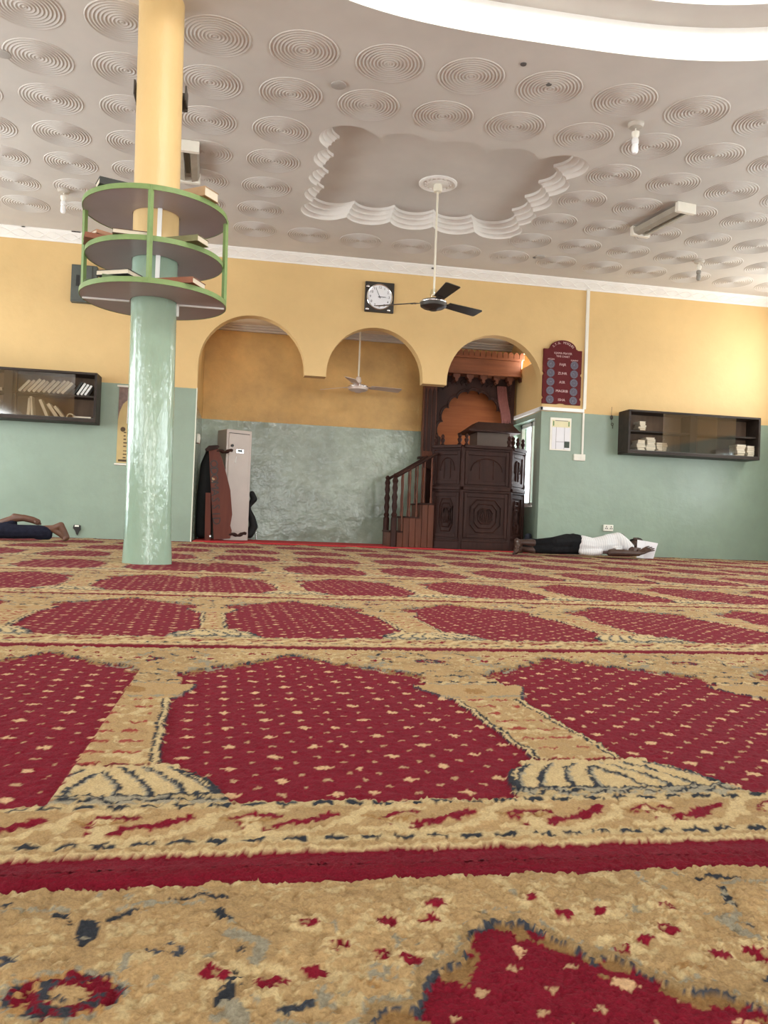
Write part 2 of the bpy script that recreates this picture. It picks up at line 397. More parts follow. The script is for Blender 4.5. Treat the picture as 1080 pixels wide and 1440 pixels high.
loft([(drum(2.48, 2.49), ZC+.215), (drum(2.25, 2.265), ZC+.217)], 'drum_ledge', ceil_m, ceil)
loft([(drum(2.25, 2.265), ZC+.217), (drum(2.24, 2.26), ZC+.5)], 'drum_step', gloss_white, ceil)
loft([(drum(2.24, 2.26), ZC+.5), (drum(2.0, 2.0), ZC+.502), (drum(2.0, 2.0), ZC+1.5)], 'drum_wall', gloss_white, ceil)
mb = MB(); mb.v = [(x, y, ZC+1.5) for x, y in drum(2.0, 2.0)]; mb.f = [tuple(range(120))]
part(mb, 'drum_roof', gloss_white, ceil, smooth=0)
# roof slab above, so no sky leaks in
struct(MB().box(WX0-.25, WX1+.25, WY0-.25, 11.25, ZC+1.6, ZC+1.75).build('ceiling_roof', white_m))
# concentric-ring rosettes pressed into the plaster
pr = []
for k in range(10):
    r = .235-.0245*k; pr += [(r, 0), (r-.004, -.0052), (r-.008, -.0052), (r-.014, -.0006)]
pr.append((0.004, -.005)); pr.append((0, -.005))
ros0 = None
for j in range(-1, 8):
    for i in range(-8, 12):
        x = .261+.585*i-.045*j+.012*(j == 0); y = 5.43+.583*j+.02*i
        if x < WX0+.3 or x > WX1-.3 or y > WY1-.42: continue
        if .30 < x < 2.95 and 6.3 < y < 8.6: continue
        if y < 5.2 and x > -.35: continue
        if ros0 is None:
            ros0 = part(MB().lathe(pr, n=40), 'rosette', ceil_m, ceil, smooth=60)
            ros0.location = (x, y, ZC)
        else:
            c = ros0.copy(); COL.objects.link(c); c.location = (x, y, ZC)
for (x, y) in ((.546, 5.796), (-1.774, 5.957), (3.25, 8.9)):
    part(MB().lathe([(.055, 0), (.055, -.008), (.045, -.012), (0, -.012)], (x, y, ZC), 20), 'blanking_disc', mat('dull_plaster', (.42, .40, .37), .7), ceil)
for (x, y) in ((1.743, 5.235), (2.0, 5.43), (3.2, 8.95)):
    part(MB().lathe([(.022, 0), (.02, -.006), (0, -.006)], (x, y, ZC), 12), 'stain_spot', mat('dark_spot', (.12, .11, .10), .8), ceil)
# cornice with a plaited wave relief
prof = [(0, 3.355), (-.012, 3.355), (-.018, 3.37), (-.10, 3.435), (-.115, 3.45), (-.115, 3.46), (0, 3.46)]
mb = MB(); mb.v = [(x, WY1+d, z) for x in (WX0, WX1) for d, z in prof]; k_ = len(prof)
mb.f = [(i, (i+1) % k_, k_+(i+1) % k_, k_+i) for i in range(k_)]+[tuple(range(k_)), tuple(range(2*k_-1, k_-1, -1))]
cor = struct(mb.build('trim_1', white_m, smooth=0))
for ph in (0, PI):
    mb = MB(); pts = []
    for i in range(700):
        x = WX0+.05+(WX1-WX0-.1)*i/699; t = .5+.42*math.sin(2*PI*x/.36+ph)
        pts.append((x, WY1-.018-.082*t-.001, 3.37+.065*t))
    part(mb.tube(pts, .0055, 5), 'wave_moulding', white_m, cor)
for (x, z, l) in ((2.135, 3.425, .03), (-1.99, 3.455, .10), (-2.55, 3.457, .04)): part(MB().box(x-l/2, x+l/2, WY1-.115, WY1-.085, z-.008, z+.004, Matrix()), 'chipped_hole', MATS['dark_spot'], cor, smooth=0)
# other cornices and ledge
struct(MB().box(WX0, WX0+.10, WY0, WY1-.12, 3.36, 3.459).build('trim_4', white_m))
struct(MB().box(WX1-.10, WX1, WY0, WY1-.12, 3.36, 3.459).build('trim_5', white_m))
mb = MB(); mb.box(3.59, 4.175, WY1-.035, WY1, 1.80, 1.845); mb.box(3.59, 3.63, WY1-.035, 10.95, 1.80, 1.845)
struct(mb.build('trim_2', gloss_white, bevel=.006))
mb = MB(); mb.box(-.606, -.594, WY1-.006, WY1+.006, 0.0, 1.80)
struct(mb.build('trim_6', mat('cream_corner_bead', (.72, .72, .60), .35)))

# ================================================================== the carpet
PER, ROW, Y1 = .60, 1.205, .705
T_ = np.array((.380, .258, .125)); C_ = np.array((.50, .385, .205)); R_ = np.array((.165, .0085, .020)); D_ = np.array((.030, .034, .042))
G_ = np.array((.26, .235, .17)); B_ = np.array((.30, .175, .07)); PK = np.array((.55, .36, .20)); RD = np.array((.115, .007, .014))
rowdef = {-1: (.54, None, 0), 0: (.45, -.185, -.045), 1: (.51, -.10, -.04), 2: (.22, -.2, -.664), 3: (.2, -.2, -.70), 4: (.345, None, 0), 5: (.40, None, 0), 6: (.28, -.2, -.7)}
_perm = rng.random((256, 256)).astype(np.float32)
def vnoise(x, y, s):
    x = x/s; y = y/s; xi = np.floor(x).astype(int); yi = np.floor(y).astype(int); fx_ = x-xi; fy_ = y-yi
    fx_ = fx_*fx_*(3-2*fx_); fy_ = fy_*fy_*(3-2*fy_)
    g = lambda a, b: _perm[a & 255, b & 255]
    return (g(xi, yi)*(1-fx_)+g(xi+1, yi)*fx_)*(1-fy_)+(g(xi, yi+1)*(1-fx_)+g(xi+1, yi+1)*fx_)*fy_
def dist_poly(u, v, pts):
    d = np.full(u.shape, 9.0)
    for (a, b), (c, e) in zip(pts, pts[1:]):
        dx, dy = c-a, e-b; t = np.clip(((u-a)*dx+(v-b)*dy)/(dx*dx+dy*dy), 0, 1)
        d = np.minimum(d, np.hypot(u-a-t*dx, v-b-t*dy))
    return d
def carpet(X, Y, jit):
    X = X + rng.normal(0, jit, X.shape); Y = Y + rng.normal(0, jit*1.2, Y.shape)
    wob = (vnoise(X, Y, .03)-.5)*.006
    k = np.floor((Y-Y1)/ROW).astype(int); v = Y-Y1-k*ROW + wob; vs = np.where(v > ROW/2, v-ROW, v)
    xx = X+.045*(v-.25) + (vnoise(Y, X, .03)-.5)*.006
    u = np.zeros_like(X)
    for kk in np.unique(k):
        c, seam, cl = rowdef.get(int(kk), (.1*((kk*7) % 6), None, 0)); mk = k == kk
        cc = np.where((seam is not None) & (X < (seam if seam is not None else 0)), cl, c)
        uu = (xx-cc+PER/2) % PER-PER/2; u[mk] = uu[mk]
    au = np.abs(u); wd = PER/2-au
    col = np.empty(X.shape+(3,)); mot = vnoise(X, Y, .012); mot2 = vnoise(X+7, Y+3, .05)
    col[:] = T_*(.86+.28*mot2[..., None])
    def put(m, c): col[m] = c
    fine = vnoise(X+11, Y, .0045); put((mot*.55+fine*.45 > .66), C_*.9); col[fine < .25] *= .9
    ink = (vnoise(X*1.0, Y*.6, .011) > .80) & (v > .78); put(ink & (vnoise(X+3, Y, .06) > .5) & (fine > .5), G_)
    # --- spandrel field of the arch
    A = np.interp(wd, [0, .045, .09, .15, .20, .245, .275, .30], [1.098, 1.045, .99, .945, .905, .865, .835, .835]) + .016*np.abs(np.sin(wd*PI/.045)) - .006 + .010*(vnoise(X, Y, .014)-.5)
    hw = np.full(X.shape, .0625)
    hw = np.where(v < .19, .142, hw)
    sh = (v >= .19) & (v < .287); tt = np.clip((v-.19)/.097, 0, 1)
    hw = np.where(sh, .135*np.sqrt(np.clip(1-.62*tt**2.2, 0, 1)), hw)
    hw = np.where((v >= .287) & (v < .302), .088, hw)
    hw = np.where((v >= .66) & (v < .78), .066+.038*np.clip((v-.66)/.1, 0, 1), hw)
    hw = np.where((v >= .68) & (v < .69), .080, hw)
    hw = np.where((v >= .78) & (v < .84), .075, hw)
    red = (v > .162) & (v < A) & (au > hw)
    # scrolls and flowers of the spandrel (polylines in |u|, v)
    for pl, wdt, c in (([(0, 1.112), (.03, 1.137), (.065, 1.150), (.10, 1.152)], .0035, D_), ([(.09, 1.128), (.107, 1.095), (.115, 1.061), (.102, 1.033), (.09, 1.012)], .0050, D_),
                       ([(0, 1.118), (0, 1.09)], .007, D_), ([(.02, 1.142), (.06, 1.143), (.08, 1.138)], .003, G_), ([(.102, 1.093), (.125, 1.08), (.118, 1.05)], .006, G_),
                       ([(.15, .975), (.125, .985), (.118, .965), (.14, .955), (.17, .965)], .0045, G_), ([(.05, .90), (.09, .885), (.12, .90)], .004, D_), ([(.0, .87), (.03, .862)], .005, D_)):
        dd = dist_poly(au, v, pl); m1 = (dd < wdt*.85*(.5+.9*mot)) & (fine > .12); put(dd < wdt*1.9, np.where(1, T_*.9, T_)); put(m1, c)
        put(m1 & (mot2*.4+fine*.6 > .62), G_)
    for (a, b, r) in ((.09, 1.045, .013), (.125, 1.03, .013), (.155, 1.104, .010), (.215, 1.102, .012), (.245, 1.10, .010), (.175, 1.068, .010), (.20, 1.055, .009), (.225, 1.045, .010), (.155, 1.035, .009), (.26, 1.125, .009)):
        d = np.hypot(au-a, (v-b)*1.1); put((d < r*1.7) & (fine > .45), C_); put((d < r*(.35+.75*mot)) & (fine > .30), R_*1.1)
    dm = np.hypot(u/.040, (v-1.028)/.028)
    put((np.hypot((xx % .075)-.037, (v-.90-.5*wd)*1.0) < .012) & ~red & (v > .86) & (au > .09), G_); put(dm < 1.0, B_*1.2); put((dm < .95) & (mot > .40), D_*1.3); put((dm < .85) & (fine > .45), R_*.9); put((dm < .35) & (fine > .4), T_); put((dm > .9) & (dm < 1.03) & (fine > .4), G_)
    d2 = np.hypot((au-.055)/.016, (v-1.075)/.012); put((d2 < .85) & (fine > .35), D_*1.8); put(d2 < .4, T_)
    # --- red field and its dots
    gr = (X*37).astype(int)
    put(red, R_*1.0); col[red] *= (.93+.14*mot[..., None])[red]
    a_, b_ = .112, .048
    row = np.round(v/b_); off = (row % 2)*.5*a_
    dx = (u+PER/2-off+a_/2) % a_-a_/2; dv = v-row*b_
    big = np.abs(dx)/.0105+np.abs(dv)/.0095 < 1
    dxs = (u+PER/2-off) % a_-a_/2; small = np.abs(dxs)/.0062+np.abs(dv)/.0056 < 1
    dv2 = v-(np.floor(v/b_)+.5)*b_; dx3 = (u+PER/2-a_*.25) % (a_/2); dx3 = np.minimum(dx3, a_/2-dx3); small = small | (dx3/.0050+np.abs(dv2)/.0045 < 1)
    put(red & big & (v < A-.02), PK); put(red & small & (v < A-.02), PK*.75)
    # outlines
    put((np.abs(v-A) < .0034) & (v > .80) & (au > .06) & (fine > .3), D_*1.5); put((v-A > .003) & (v-A < .016) & (au > .06) & (mot > .35), T_*.72)
    put((np.abs(v-A-.018) < .0025) & (v > .82) & (au > .08) & (fine > .5), G_)
    put((v-A > -.02) & (v-A < 0) & red & (mot > .6), B_*.8)
    for pl, wdt, c in (([(.082, .900), (.105, .932), (.130, .924), (.122, .908), (.150, .944), (.182, .955)], .0042, G_*.9), ([(.075, .87), (.10, .885), (.14, .90)], .0032, B_*.8), ([(.19, .965), (.225, .985), (.26, 1.03)], .0028, D_*1.5)):
        dd = dist_poly(au, v, pl); put((dd < wdt*(.5+.8*mot)) & (fine > .25) & ((v < .95) | ~red), c)
    for k_, (a, b) in enumerate(((.02, .865), (.05, .88), (.03, .915), (.065, .955), (.025, .985), (.10, .985), (.14, 1.0), (.19, 1.02))):
        put((np.hypot((au-a)/.012, (v-b)/.006) < .6+.8*(mot-.3)) & ~red & (fine > .35), (D_*1.6, G_, D_*1.4, B_)[k_ % 4])
    # --- pillar
    P0 = (v > .155) & (v < .82) & (au <= hw)
    put(P0, T_*1.02); put(P0 & (mot > .7), C_)
    s0 = P0 & (v < .19); put(s0, G_*1.15); put(s0 & (mot > .62), C_*.8)
    put(s0 & (np.abs(v-.175-.005*np.sin(u*180)) < .0032), D_)
    shl = P0 & sh; put(shl, C_*1.02)
    ray = ((np.abs(u)/np.maximum(.4, 1-.15*tt)/.0335 + 1.2*tt*tt) % 1); put(shl & (ray > .80), D_*1.2); put(shl & (ray > .70) & (ray <= .80), G_*1.1)
    put(shl & (au > hw-.007), D_); put(P0 & (v > .187) & (v < .193), D_)
    put(P0 & (v >= .287) & (v < .302), C_); put(P0 & (v >= .300) & (v < .305), RD)
    sf = P0 & (v > .305) & (v < .66); put(sf & (au > .0500) & (au < .0540), D_); put(sf & (au >= .0540), C_); put(sf & (au > .0600), D_)
    dash = ((v % .05) < .007+.005*mot) & (u > -.038) & (u < .038) & (np.abs(u) > .006); put(sf & dash & (mot2 > .25), R_*1.2+B_*.25)
    cp = P0 & (v > .66) & (v < .78); put(cp, T_*1.05); put(cp & (np.hypot(u/.02, (v-.725)/.02) < 1), B_); put(cp & (au > hw-.005), D_*1.5)
    put(P0 & ((np.abs(v-.68) < .004) | (np.abs(v-.785) < .0035)), np.where(1, G_, G_)); put(P0 & (v > .80) & (v < .812) & (((u*28) % 1) > .4), D_)
    # --- base bands
    bb = (vs > .030) & (vs < .162); put(bb, T_*(1.0)); col[bb] *= (.9+.2*mot2[..., None])[bb]
    per = .142; xm = xx % per; rag = .75+.6*(mot-.5)*1.6
    def pdist(pts): return np.minimum(np.minimum(dist_poly(xm, vs, pts), dist_poly(xm+per, vs, pts)), dist_poly(xm-per, vs, pts))
    put(bb & (pdist([(0, .108), (.018, .118)]) < .012*rag), R_*1.05); put(bb & (pdist([(.036, .092), (.066, .100), (.096, .120)]) < .0085*rag), R_*1.05)
    put(bb & (pdist([(.148, .084), (.172, .082)]) < .0065*rag), R_); put(bb & (pdist([(.168, .122), (.184, .117)]) < .0055*rag), R_*.95)
    put(bb & (pdist([(-.02, .076), (.03, .069), (.066, .073), (.092, .086), (.108, .106), (.124, .128), (.145, .139), (.172, .140), (.190, .133)]) < .0058), C_*1.05)
    put(bb & (pdist([(.012, .074), (.016, .092), (.012, .110)]) < .0105*rag), C_*1.03); put(bb & (pdist([(.120, .118), (.112, .096)]) < .008*rag), C_*1.03)
    put(bb & (pdist([(.126, .112), (.150, .104), (.178, .108)]) < .0028), B_)
    for cv in (.056, .153):
        put((np.abs(vs-cv) < .0075), C_*.95); put((np.abs(vs-cv) < .0042) & (((xx/.034+.4*vnoise(X, Y, .1)) % 1) > .38), D_)
    put((vs > .029) & (vs < .040), C_)
    st = (np.abs(vs) < .032); put(st, R_*.92); put(st & (np.abs(vs+.004) < .007), RD*1.25); col[st] *= (.94+.12*mot2[..., None])[st]
    # heights
    tan = ~(red | st)
    h = .006 + .0040*tan*(vnoise(X, Y, .0075)) + .0025*tan*vnoise(X+5, Y, .02) + .0012*vnoise(X, Y, .004) + .0035*np.exp(-(vs+.006)**2/.0004)*(.4+vnoise(X, Y*0, .25)) \
        + .003*vnoise(X, Y, .35)
    return np.clip(col, 0, 1), h
def grid_patch(x0, x1, y0, y1, rx, ry):
    nx = max(2, int(round((x1-x0)/rx))+1); ny = max(2, int(round((y1-y0)/ry))+1)
    X, Y = np.meshgrid(np.linspace(x0, x1, nx), np.linspace(y0, y1, ny))
    c, h = carpet(X, Y, min(.0011, rx*.35) if rx < .01 else .002)
    if rx < .012: h = h + rng.normal(0, .00055, h.shape)
    V = np.stack([X, Y, h], -1).reshape(-1, 3); idx = np.arange(nx*ny).reshape(ny, nx)
    F = np.stack([idx[:-1, :-1], idx[:-1, 1:], idx[1:, 1:], idx[1:, :-1]], -1).reshape(-1, 4)
    return V, F, c.reshape(-1, 3)
m, nt, b = nodes_of('carpet_pile'); cp_m = m
at = nt.nodes.new('ShaderNodeVertexColor'); at.layer_name = 'pile'
n = noise(nt, 420, 2, .6); r = ramp(nt, n.outputs['Fac'], [(.3, (.80, .80, .80)), (.7, (1.12, 1.12, 1.12))])
mx = nt.nodes.new('ShaderNodeMix'); mx.data_type = 'RGBA'; mx.blend_type = 'MULTIPLY'; mx.inputs[0].default_value = 1
L(nt, at.outputs[0], mx.inputs[6]); L(nt, r.outputs[0], mx.inputs[7]); L(nt, mx.outputs[2], b.inputs['Base Color'])
b.inputs['Roughness'].default_value = .85; b.inputs['Specular IOR Level'].default_value = .03
b.inputs['Sheen Weight'].default_value = .025; b.inputs['Sheen Roughness'].default_value = .35
bump(nt, b, n.outputs['Fac'], .35, .003)
cpt = thing('prayer_carpet', (0, 0, 0), 'wall-to-wall crimson and gold prayer carpet woven with rows of arched niches', 'carpet')
def row_mesh(k, y0, y1, bands):
    Vs, Fs, Cs = [], [], []; n = 0
    for (x0, x1, rx, ry) in bands:
        V, F, C = grid_patch(x0, x1, y0, min(y1+max(.004, ry), WY1-.003), rx, ry); Vs.append(V); Fs.append(F+n); Cs.append(C); n += len(V)
    V = np.concatenate(Vs).astype(np.float32); F = np.concatenate(Fs).astype(np.int32); C = np.concatenate(Cs).astype(np.float32)
    me = bpy.data.meshes.new('carpet_row'); me.vertices.add(len(V)); me.vertices.foreach_set('co', V.ravel())
    me.loops.add(F.size); me.loops.foreach_set('vertex_index', F.ravel())
    me.polygons.add(len(F)); me.polygons.foreach_set('loop_start', np.arange(0, F.size, 4, dtype=np.int32))
    me.polygons.foreach_set('use_smooth', np.ones(len(F), dtype=bool)); me.update()
    a = me.color_attributes.new('pile', 'FLOAT_COLOR', 'POINT'); a.data.foreach_set('color', np.c_[C, np.ones(len(C), np.float32)].ravel())
    me.materials.append(cp_m)
    o = bpy.data.objects.new('carpet_row', me); COL.objects.link(o); o.parent = cpt
XA, XB = WX0+.03, WX1-.03
yr = lambda k: Y1+ROW*k
row_mesh(-5, WY0+.03, yr(-2), [(XA, XB, .05, .05)])
row_mesh(-2, yr(-2), .30, [(XA, -1.2, .04, .03), (-1.2, 2.4, .014, .014), (2.4, XB, .04, .03)])
row_mesh(-1, .30, yr(0), [(XA, -2, .03, .02), (-2, -.45, .009, .009), (-.45, .95, .0022, .0022), (.95, 3, .009, .009), (3, XB, .03, .02)])
row_mesh(0, yr(0), yr(1), [(XA, -2.5, .025, .02), (-2.5, -.85, .009, .011), (-.85, 1.75, .0032, .0042), (1.75, 3.4, .009, .011), (3.4, XB, .025, .02)])
row_mesh(1, yr(1), yr(2), [(XA, -2.6, .025, .02), (-2.6, -1.3, .011, .013), (-1.3, 2.6, .0055, .007), (2.6, 4.2, .011, .013), (4.2, XB, .025, .02)])
row_mesh(2, yr(2), yr(3), [(XA, -3, .025, .02), (-3, -1.7, .013, .015), (-1.7, 3.4, .008, .010), (3.4, 5, .013, .015), (5, XB, .025, .02)])
for k in range(3, 8): row_mesh(k, yr(k), min(yr(k+1), WY1-.003), [(XA, -2.8, .025, .02), (-2.8, 5.4, .013, .016), (5.4, XB, .02, .02)])
# plain red carpet inside the niche
redc = mat('plain_red_carpet', (.42, .018, .022), .9, var=.1, scale=60, bmp=.2)
tag(MB().box(BX0+.02, BX1-.02, WY1+.002, BY1-.01, 0, .022).build('red_carpet', redc, bevel=.004), 'plain bright red carpet covering the niche floor behind the arches', 'carpet')

# ================================================================== the column and its ring shelves
CX, CY, CR = -.572, 5.125, .136
LEAN = .0150                     # the column is a little out of plumb
Mcol = Matrix.Translation((CX, CY, 0)) @ Matrix.Rotation(-LEAN, 4, 'Y') @ Matrix.Translation((0, 0, 0))
def colpt(z): return Mcol @ Vector((0, 0, z))
root = thing('column', (CX, CY, 0), 'round column painted yellow above and glossy green below, carrying ring shelves', 'column')
pr = [(CR+.012, 0), (CR+.010, .05), (CR+.004, .16), (CR, .4), (CR, 3.52)]
part(MB().lathe(pr, n=48, M=Mcol), 'shaft', col_m, root)
SZ = [1.622, 1.868, 2.150]; SR = [.434, .408, .429]
root = thing('ring_shelf', (CX, CY, 1.65), 'three-tier round bookshelf with green edges and purple-grey undersides clasping the column', 'shelf')
for z, r in zip(SZ, SR):
    c = colpt(z); t = .026
    ri = CR+.004
    bo = part(MB().lathe([(ri, -t/2), (r-.004, -t/2), (r-.004, t/2), (ri, t/2), (ri, -t/2)], c, 64), 'shelf_board', board_m, root, merge=True)
    sub(MB().lathe([(r-.004, -t/2-.002), (r, -t/2-.002), (r, t/2+.002), (r-.004, t/2+.002), (r-.004, -t/2-.002)], c, 64), 'edge_band', green_edge, bo, merge=True)
for a in (-88, 2, 92, 178):
    a = math.radians(a); pts = []
    mb = MB()
    c0, c1 = colpt(SZ[0]), colpt(SZ[2])
    rr = .419
    q0 = c0+Vector((math.cos(a)*rr, math.sin(a)*rr, -.012)); q1 = c1+Vector((math.cos(a)*rr, math.sin(a)*rr, .01))
    mb.cyl(q0, q1, .016, .016, 4)
    part(mb, 'post', green_edge, root, smooth=0)
c = colpt(SZ[0])
part(MB().box(c.x+CR+.01, c.x+.42, c.y-.006, c.y+.006, c.z-.024, c.z-.014), 'bracket', gloss_white, root)
part(MB().box(c.x-.42, c.x-CR-.01, c.y-.006, c.y+.006, c.z-.024, c.z-.014), 'bracket', gloss_white, root)
part(MB().box(c.x+CR, c.x+CR+.014, c.y-.006, c.y+.006, c.z-.09, c.z-.012), 'bracket', gloss_white, root)
mb = MB(); q = colpt(1.87)
part(MB().box(q.x+.02, q.x+.045, CY-CR-.012, CY-CR+.004, SZ[0]+.013, SZ[2]-.013), 'backing_strip', gloss_white, root)

# ------------------------------------------------------------------ books: a cover (spine and boards) round a page block
BOOKM = {}
def bookm(c):
    if c not in BOOKM: BOOKM[c] = mat('book_cover_%d' % len(BOOKM), c, .6, var=.08, scale=20)
    return BOOKM[c]
pages = mat('page_edges', (.60, .53, .41), .8, var=.10, scale=60, vec_scale=(1, 1, 8))
def book(loc, l, w_, t, cover, label, group=None, rot=(0, 0, 0), pg=pages):
    # flat on XY: spine on the back, length along X, pages facing -Y
    root = thing('book', loc, label, 'book', group, rot=rot); c = min(.003, t*.15)
    M = Matrix.LocRotScale(Vector(loc), Matrix(((1,0,0),(0,1,0),(0,0,1))).to_euler() if rot == (0,0,0) else __import__('mathutils').Euler(rot), None)
    mb = MB(); mb.box(-l/2, l/2, -w_/2, w_/2, 0, c, M); mb.box(-l/2, l/2, -w_/2, w_/2, t-c, t, M); mb.box(-l/2, l/2, w_/2-c, w_/2, c, t-c, M)
    part(mb, 'cover', bookm(cover), root, smooth=0)
    part(MB().box(-l/2+.004, l/2-.004, -w_/2+.004, w_/2-c, c, t-c, M), 'page_block', pg, root, smooth=0)
    return root
BR, DK, TAN_, GR_, CRM, OLV = (.22, .07, .03), (.02, .022, .018), (.38, .24, .12), (.08, .12, .05), (.55, .50, .40), (.16, .15, .06)
def on(zk, a, r): c = colpt(SZ[zk]); return Vector((c.x+math.cos(math.radians(a))*r, c.y+math.sin(math.radians(a))*r, SZ[zk]+.0155))
FS = .95
book(on(2, 232, 0.345), .18, .13, .040, DK, 'dark green book on the left of the top ring shelf', rot=(0, 0, PI+.35))
book(on(2, 318, 0.352), .20, .13, .055, TAN_, 'thick tan book on the right of the top ring shelf', rot=(0, 0, PI+-.62))
b0 = book(on(1, 212, 0.335), .20, .15, .030, BR, 'reddish brown book lying lowest at the left of the middle ring shelf', rot=(0, 0, PI+.25))
book(on(1, 213, 0.325)+Vector((.0, .0, .031)), .15, .12, .022, (.34, .17, .09), 'light brown book lying on the reddish brown one, middle ring shelf', rot=(0, 0, PI+.6))
book(on(1, 252, 0.325), .20, .15, .028, (.10, .05, .03), 'book with pale pages facing out near the post on the middle ring shelf', rot=(0, 0, .08))
book(on(1, 305, 0.345), .24, .12, .036, OLV, 'flat olive book on the right of the middle ring shelf', rot=(0, 0, PI+-.5))
book(on(0, 205, 0.345), .14, .11, .022, GR_, 'small green book at the left edge of the bottom ring shelf', rot=(0, 0, PI+.3))
book(on(0, 238, 0.325), .18, .14, .018, GR_, 'thin green book lying under the black one on the bottom ring shelf', rot=(0, 0, PI+.2))
book(on(0, 240, 0.330)+Vector((0, 0, .0195)), .21, .15, .030, DK, 'black book with cream pages on the left of the bottom ring shelf', rot=(0, 0, -.45))
book(on(0, 302, 0.335), .24, .16, .034, BR, 'large brown book lying on the right of the bottom ring shelf', rot=(0, 0, PI+-.42))
book(on(0, 306, 0.345)+Vector((.0, .0, .0355)), .12, .10, .012, (.5, .42, .2), 'small yellowish booklet on top of the large brown book, bottom ring shelf', rot=(0, 0, -.3))

# small dark plate behind the column, and the ceiling lights
c = colpt(2.93)
root = thing('dark_plate', (c.x, c.y+CR+.03, 2.87), 'small dark flat board fixed behind the yellow column, only its ends showing', 'board')
part(MB().box(c.x-.158, c.x+.158, c.y+CR-.005, c.y+CR+.02, 2.875, 2.985), 'board', mat('dark_board', (.05, .04, .03), .5), root)
part(MB().box(c.x-.158, c.x-.148, c.y+.02, c.y+CR, 2.885, 2.975), 'clip', mat('dark_board', (.05, .04, .03)), root)
part(MB().box(c.x+.148, c.x+.158, c.y+.02, c.y+CR, 2.885, 2.975), 'clip', mat('dark_board', (.05, .04, .03)), root)
batten_m = mat('batten_metal', (.40, .37, .31), .5, .1); tube_dark = mat('dark_tube_recess', (.05, .045, .04), .5)
def batten(x, y0, y1, label, skew=0):
    root = thing('batten_light', (x, (y0+y1)/2, ZC), label, 'light', 'fluorescent battens on the ceiling')
    M = Matrix.Translation((x, y0, ZC)) @ Matrix.Rotation(skew, 4, 'Z'); l = y1-y0
    part(MB().box(-.028, .028, .05, l-.05, -.045, -.001, M), 'spine', batten_m, root, bevel=.004)
    mb = MB().prism([(-.10, -.03), (-.085, -.075), (-.03, -.09), (-.03, -.08), (-.08, -.065), (-.09, -.03)], .04, l-.04, M)
    mb.prism([(.10, -.03), (.085, -.075), (.03, -.09), (.03, -.08), (.08, -.065), (.09, -.03)], .04, l-.04, M)
    part(mb, 'reflector', batten_m, root)
    for s_ in (-1, 1): part(MB().cyl(M @ Vector((s_*.055, .05, -.062)), M @ Vector((s_*.055, l-.05, -.062)), .015, n=10), 'tube', mat('dusty_tube', (.62, .58, .50), .35), root)
    part(MB().box(-.018, .018, .10, l*.75, -.066, -.046, M), 'gear_tray', tube_dark, root)
    for a, bb in ((0, .045), (l-.045, l)): part(MB().box(-.105, .105, a, bb, -.095, -.001, M), 'end_cap', plastic_m, root, bevel=.004)
batten(4.02, 7.06, 7.80, 'fluorescent batten light on the ceiling at the right of the fan', .16)
batten(-.60, 6.95, 7.65, 'fluorescent batten light on the ceiling, half hidden behind the column', .04)
def bulb(x, y, label, dirty=False):
    root = thing('bulb_pendant', (x, y, ZC), label, 'light', 'bare bulbs hanging from the ceiling')
    part(MB().lathe([(.062, 0), (.062, -.014), (.05, -.03), (.02, -.036), (0, -.036)], (x, y, ZC), 20), 'ceiling_rose', mat('grey_rose', (.5, .46, .40), .6), root)
    part(MB().cyl((x, y, ZC-.036), (x, y, ZC-.06), .006), 'flex', plastic_m, root)
    part(MB().lathe([(.012, 0), (.03, -.008), (.03, -.035), (.02, -.05), (.02, -.06)], (x, y, ZC-.058), 16), 'lamp_holder', plastic_m, root)
    part(MB().lathe([(.018, 0), (.026, -.012), (.026, -.04), (.018, -.048), (.024, -.055), (.026, -.10), (.018, -.118), (0, -.124)], (x, y, ZC-.112), 16), 'bulb', mat('frosted_bulb', (.86, .86, .86), .3) if not dirty else mat('grey_bulb', (.30, .29, .26), .4), root)
bulb(2.85, 5.80, 'white bulb in a holder hanging from the ceiling, nearest of the bare bulbs')
bulb(-1.87, 8.35, 'white bulb hanging from the ceiling left of the column')
bulb(5.02, 8.52, 'small grey bulb hanging from the ceiling near the right wall corner', True)

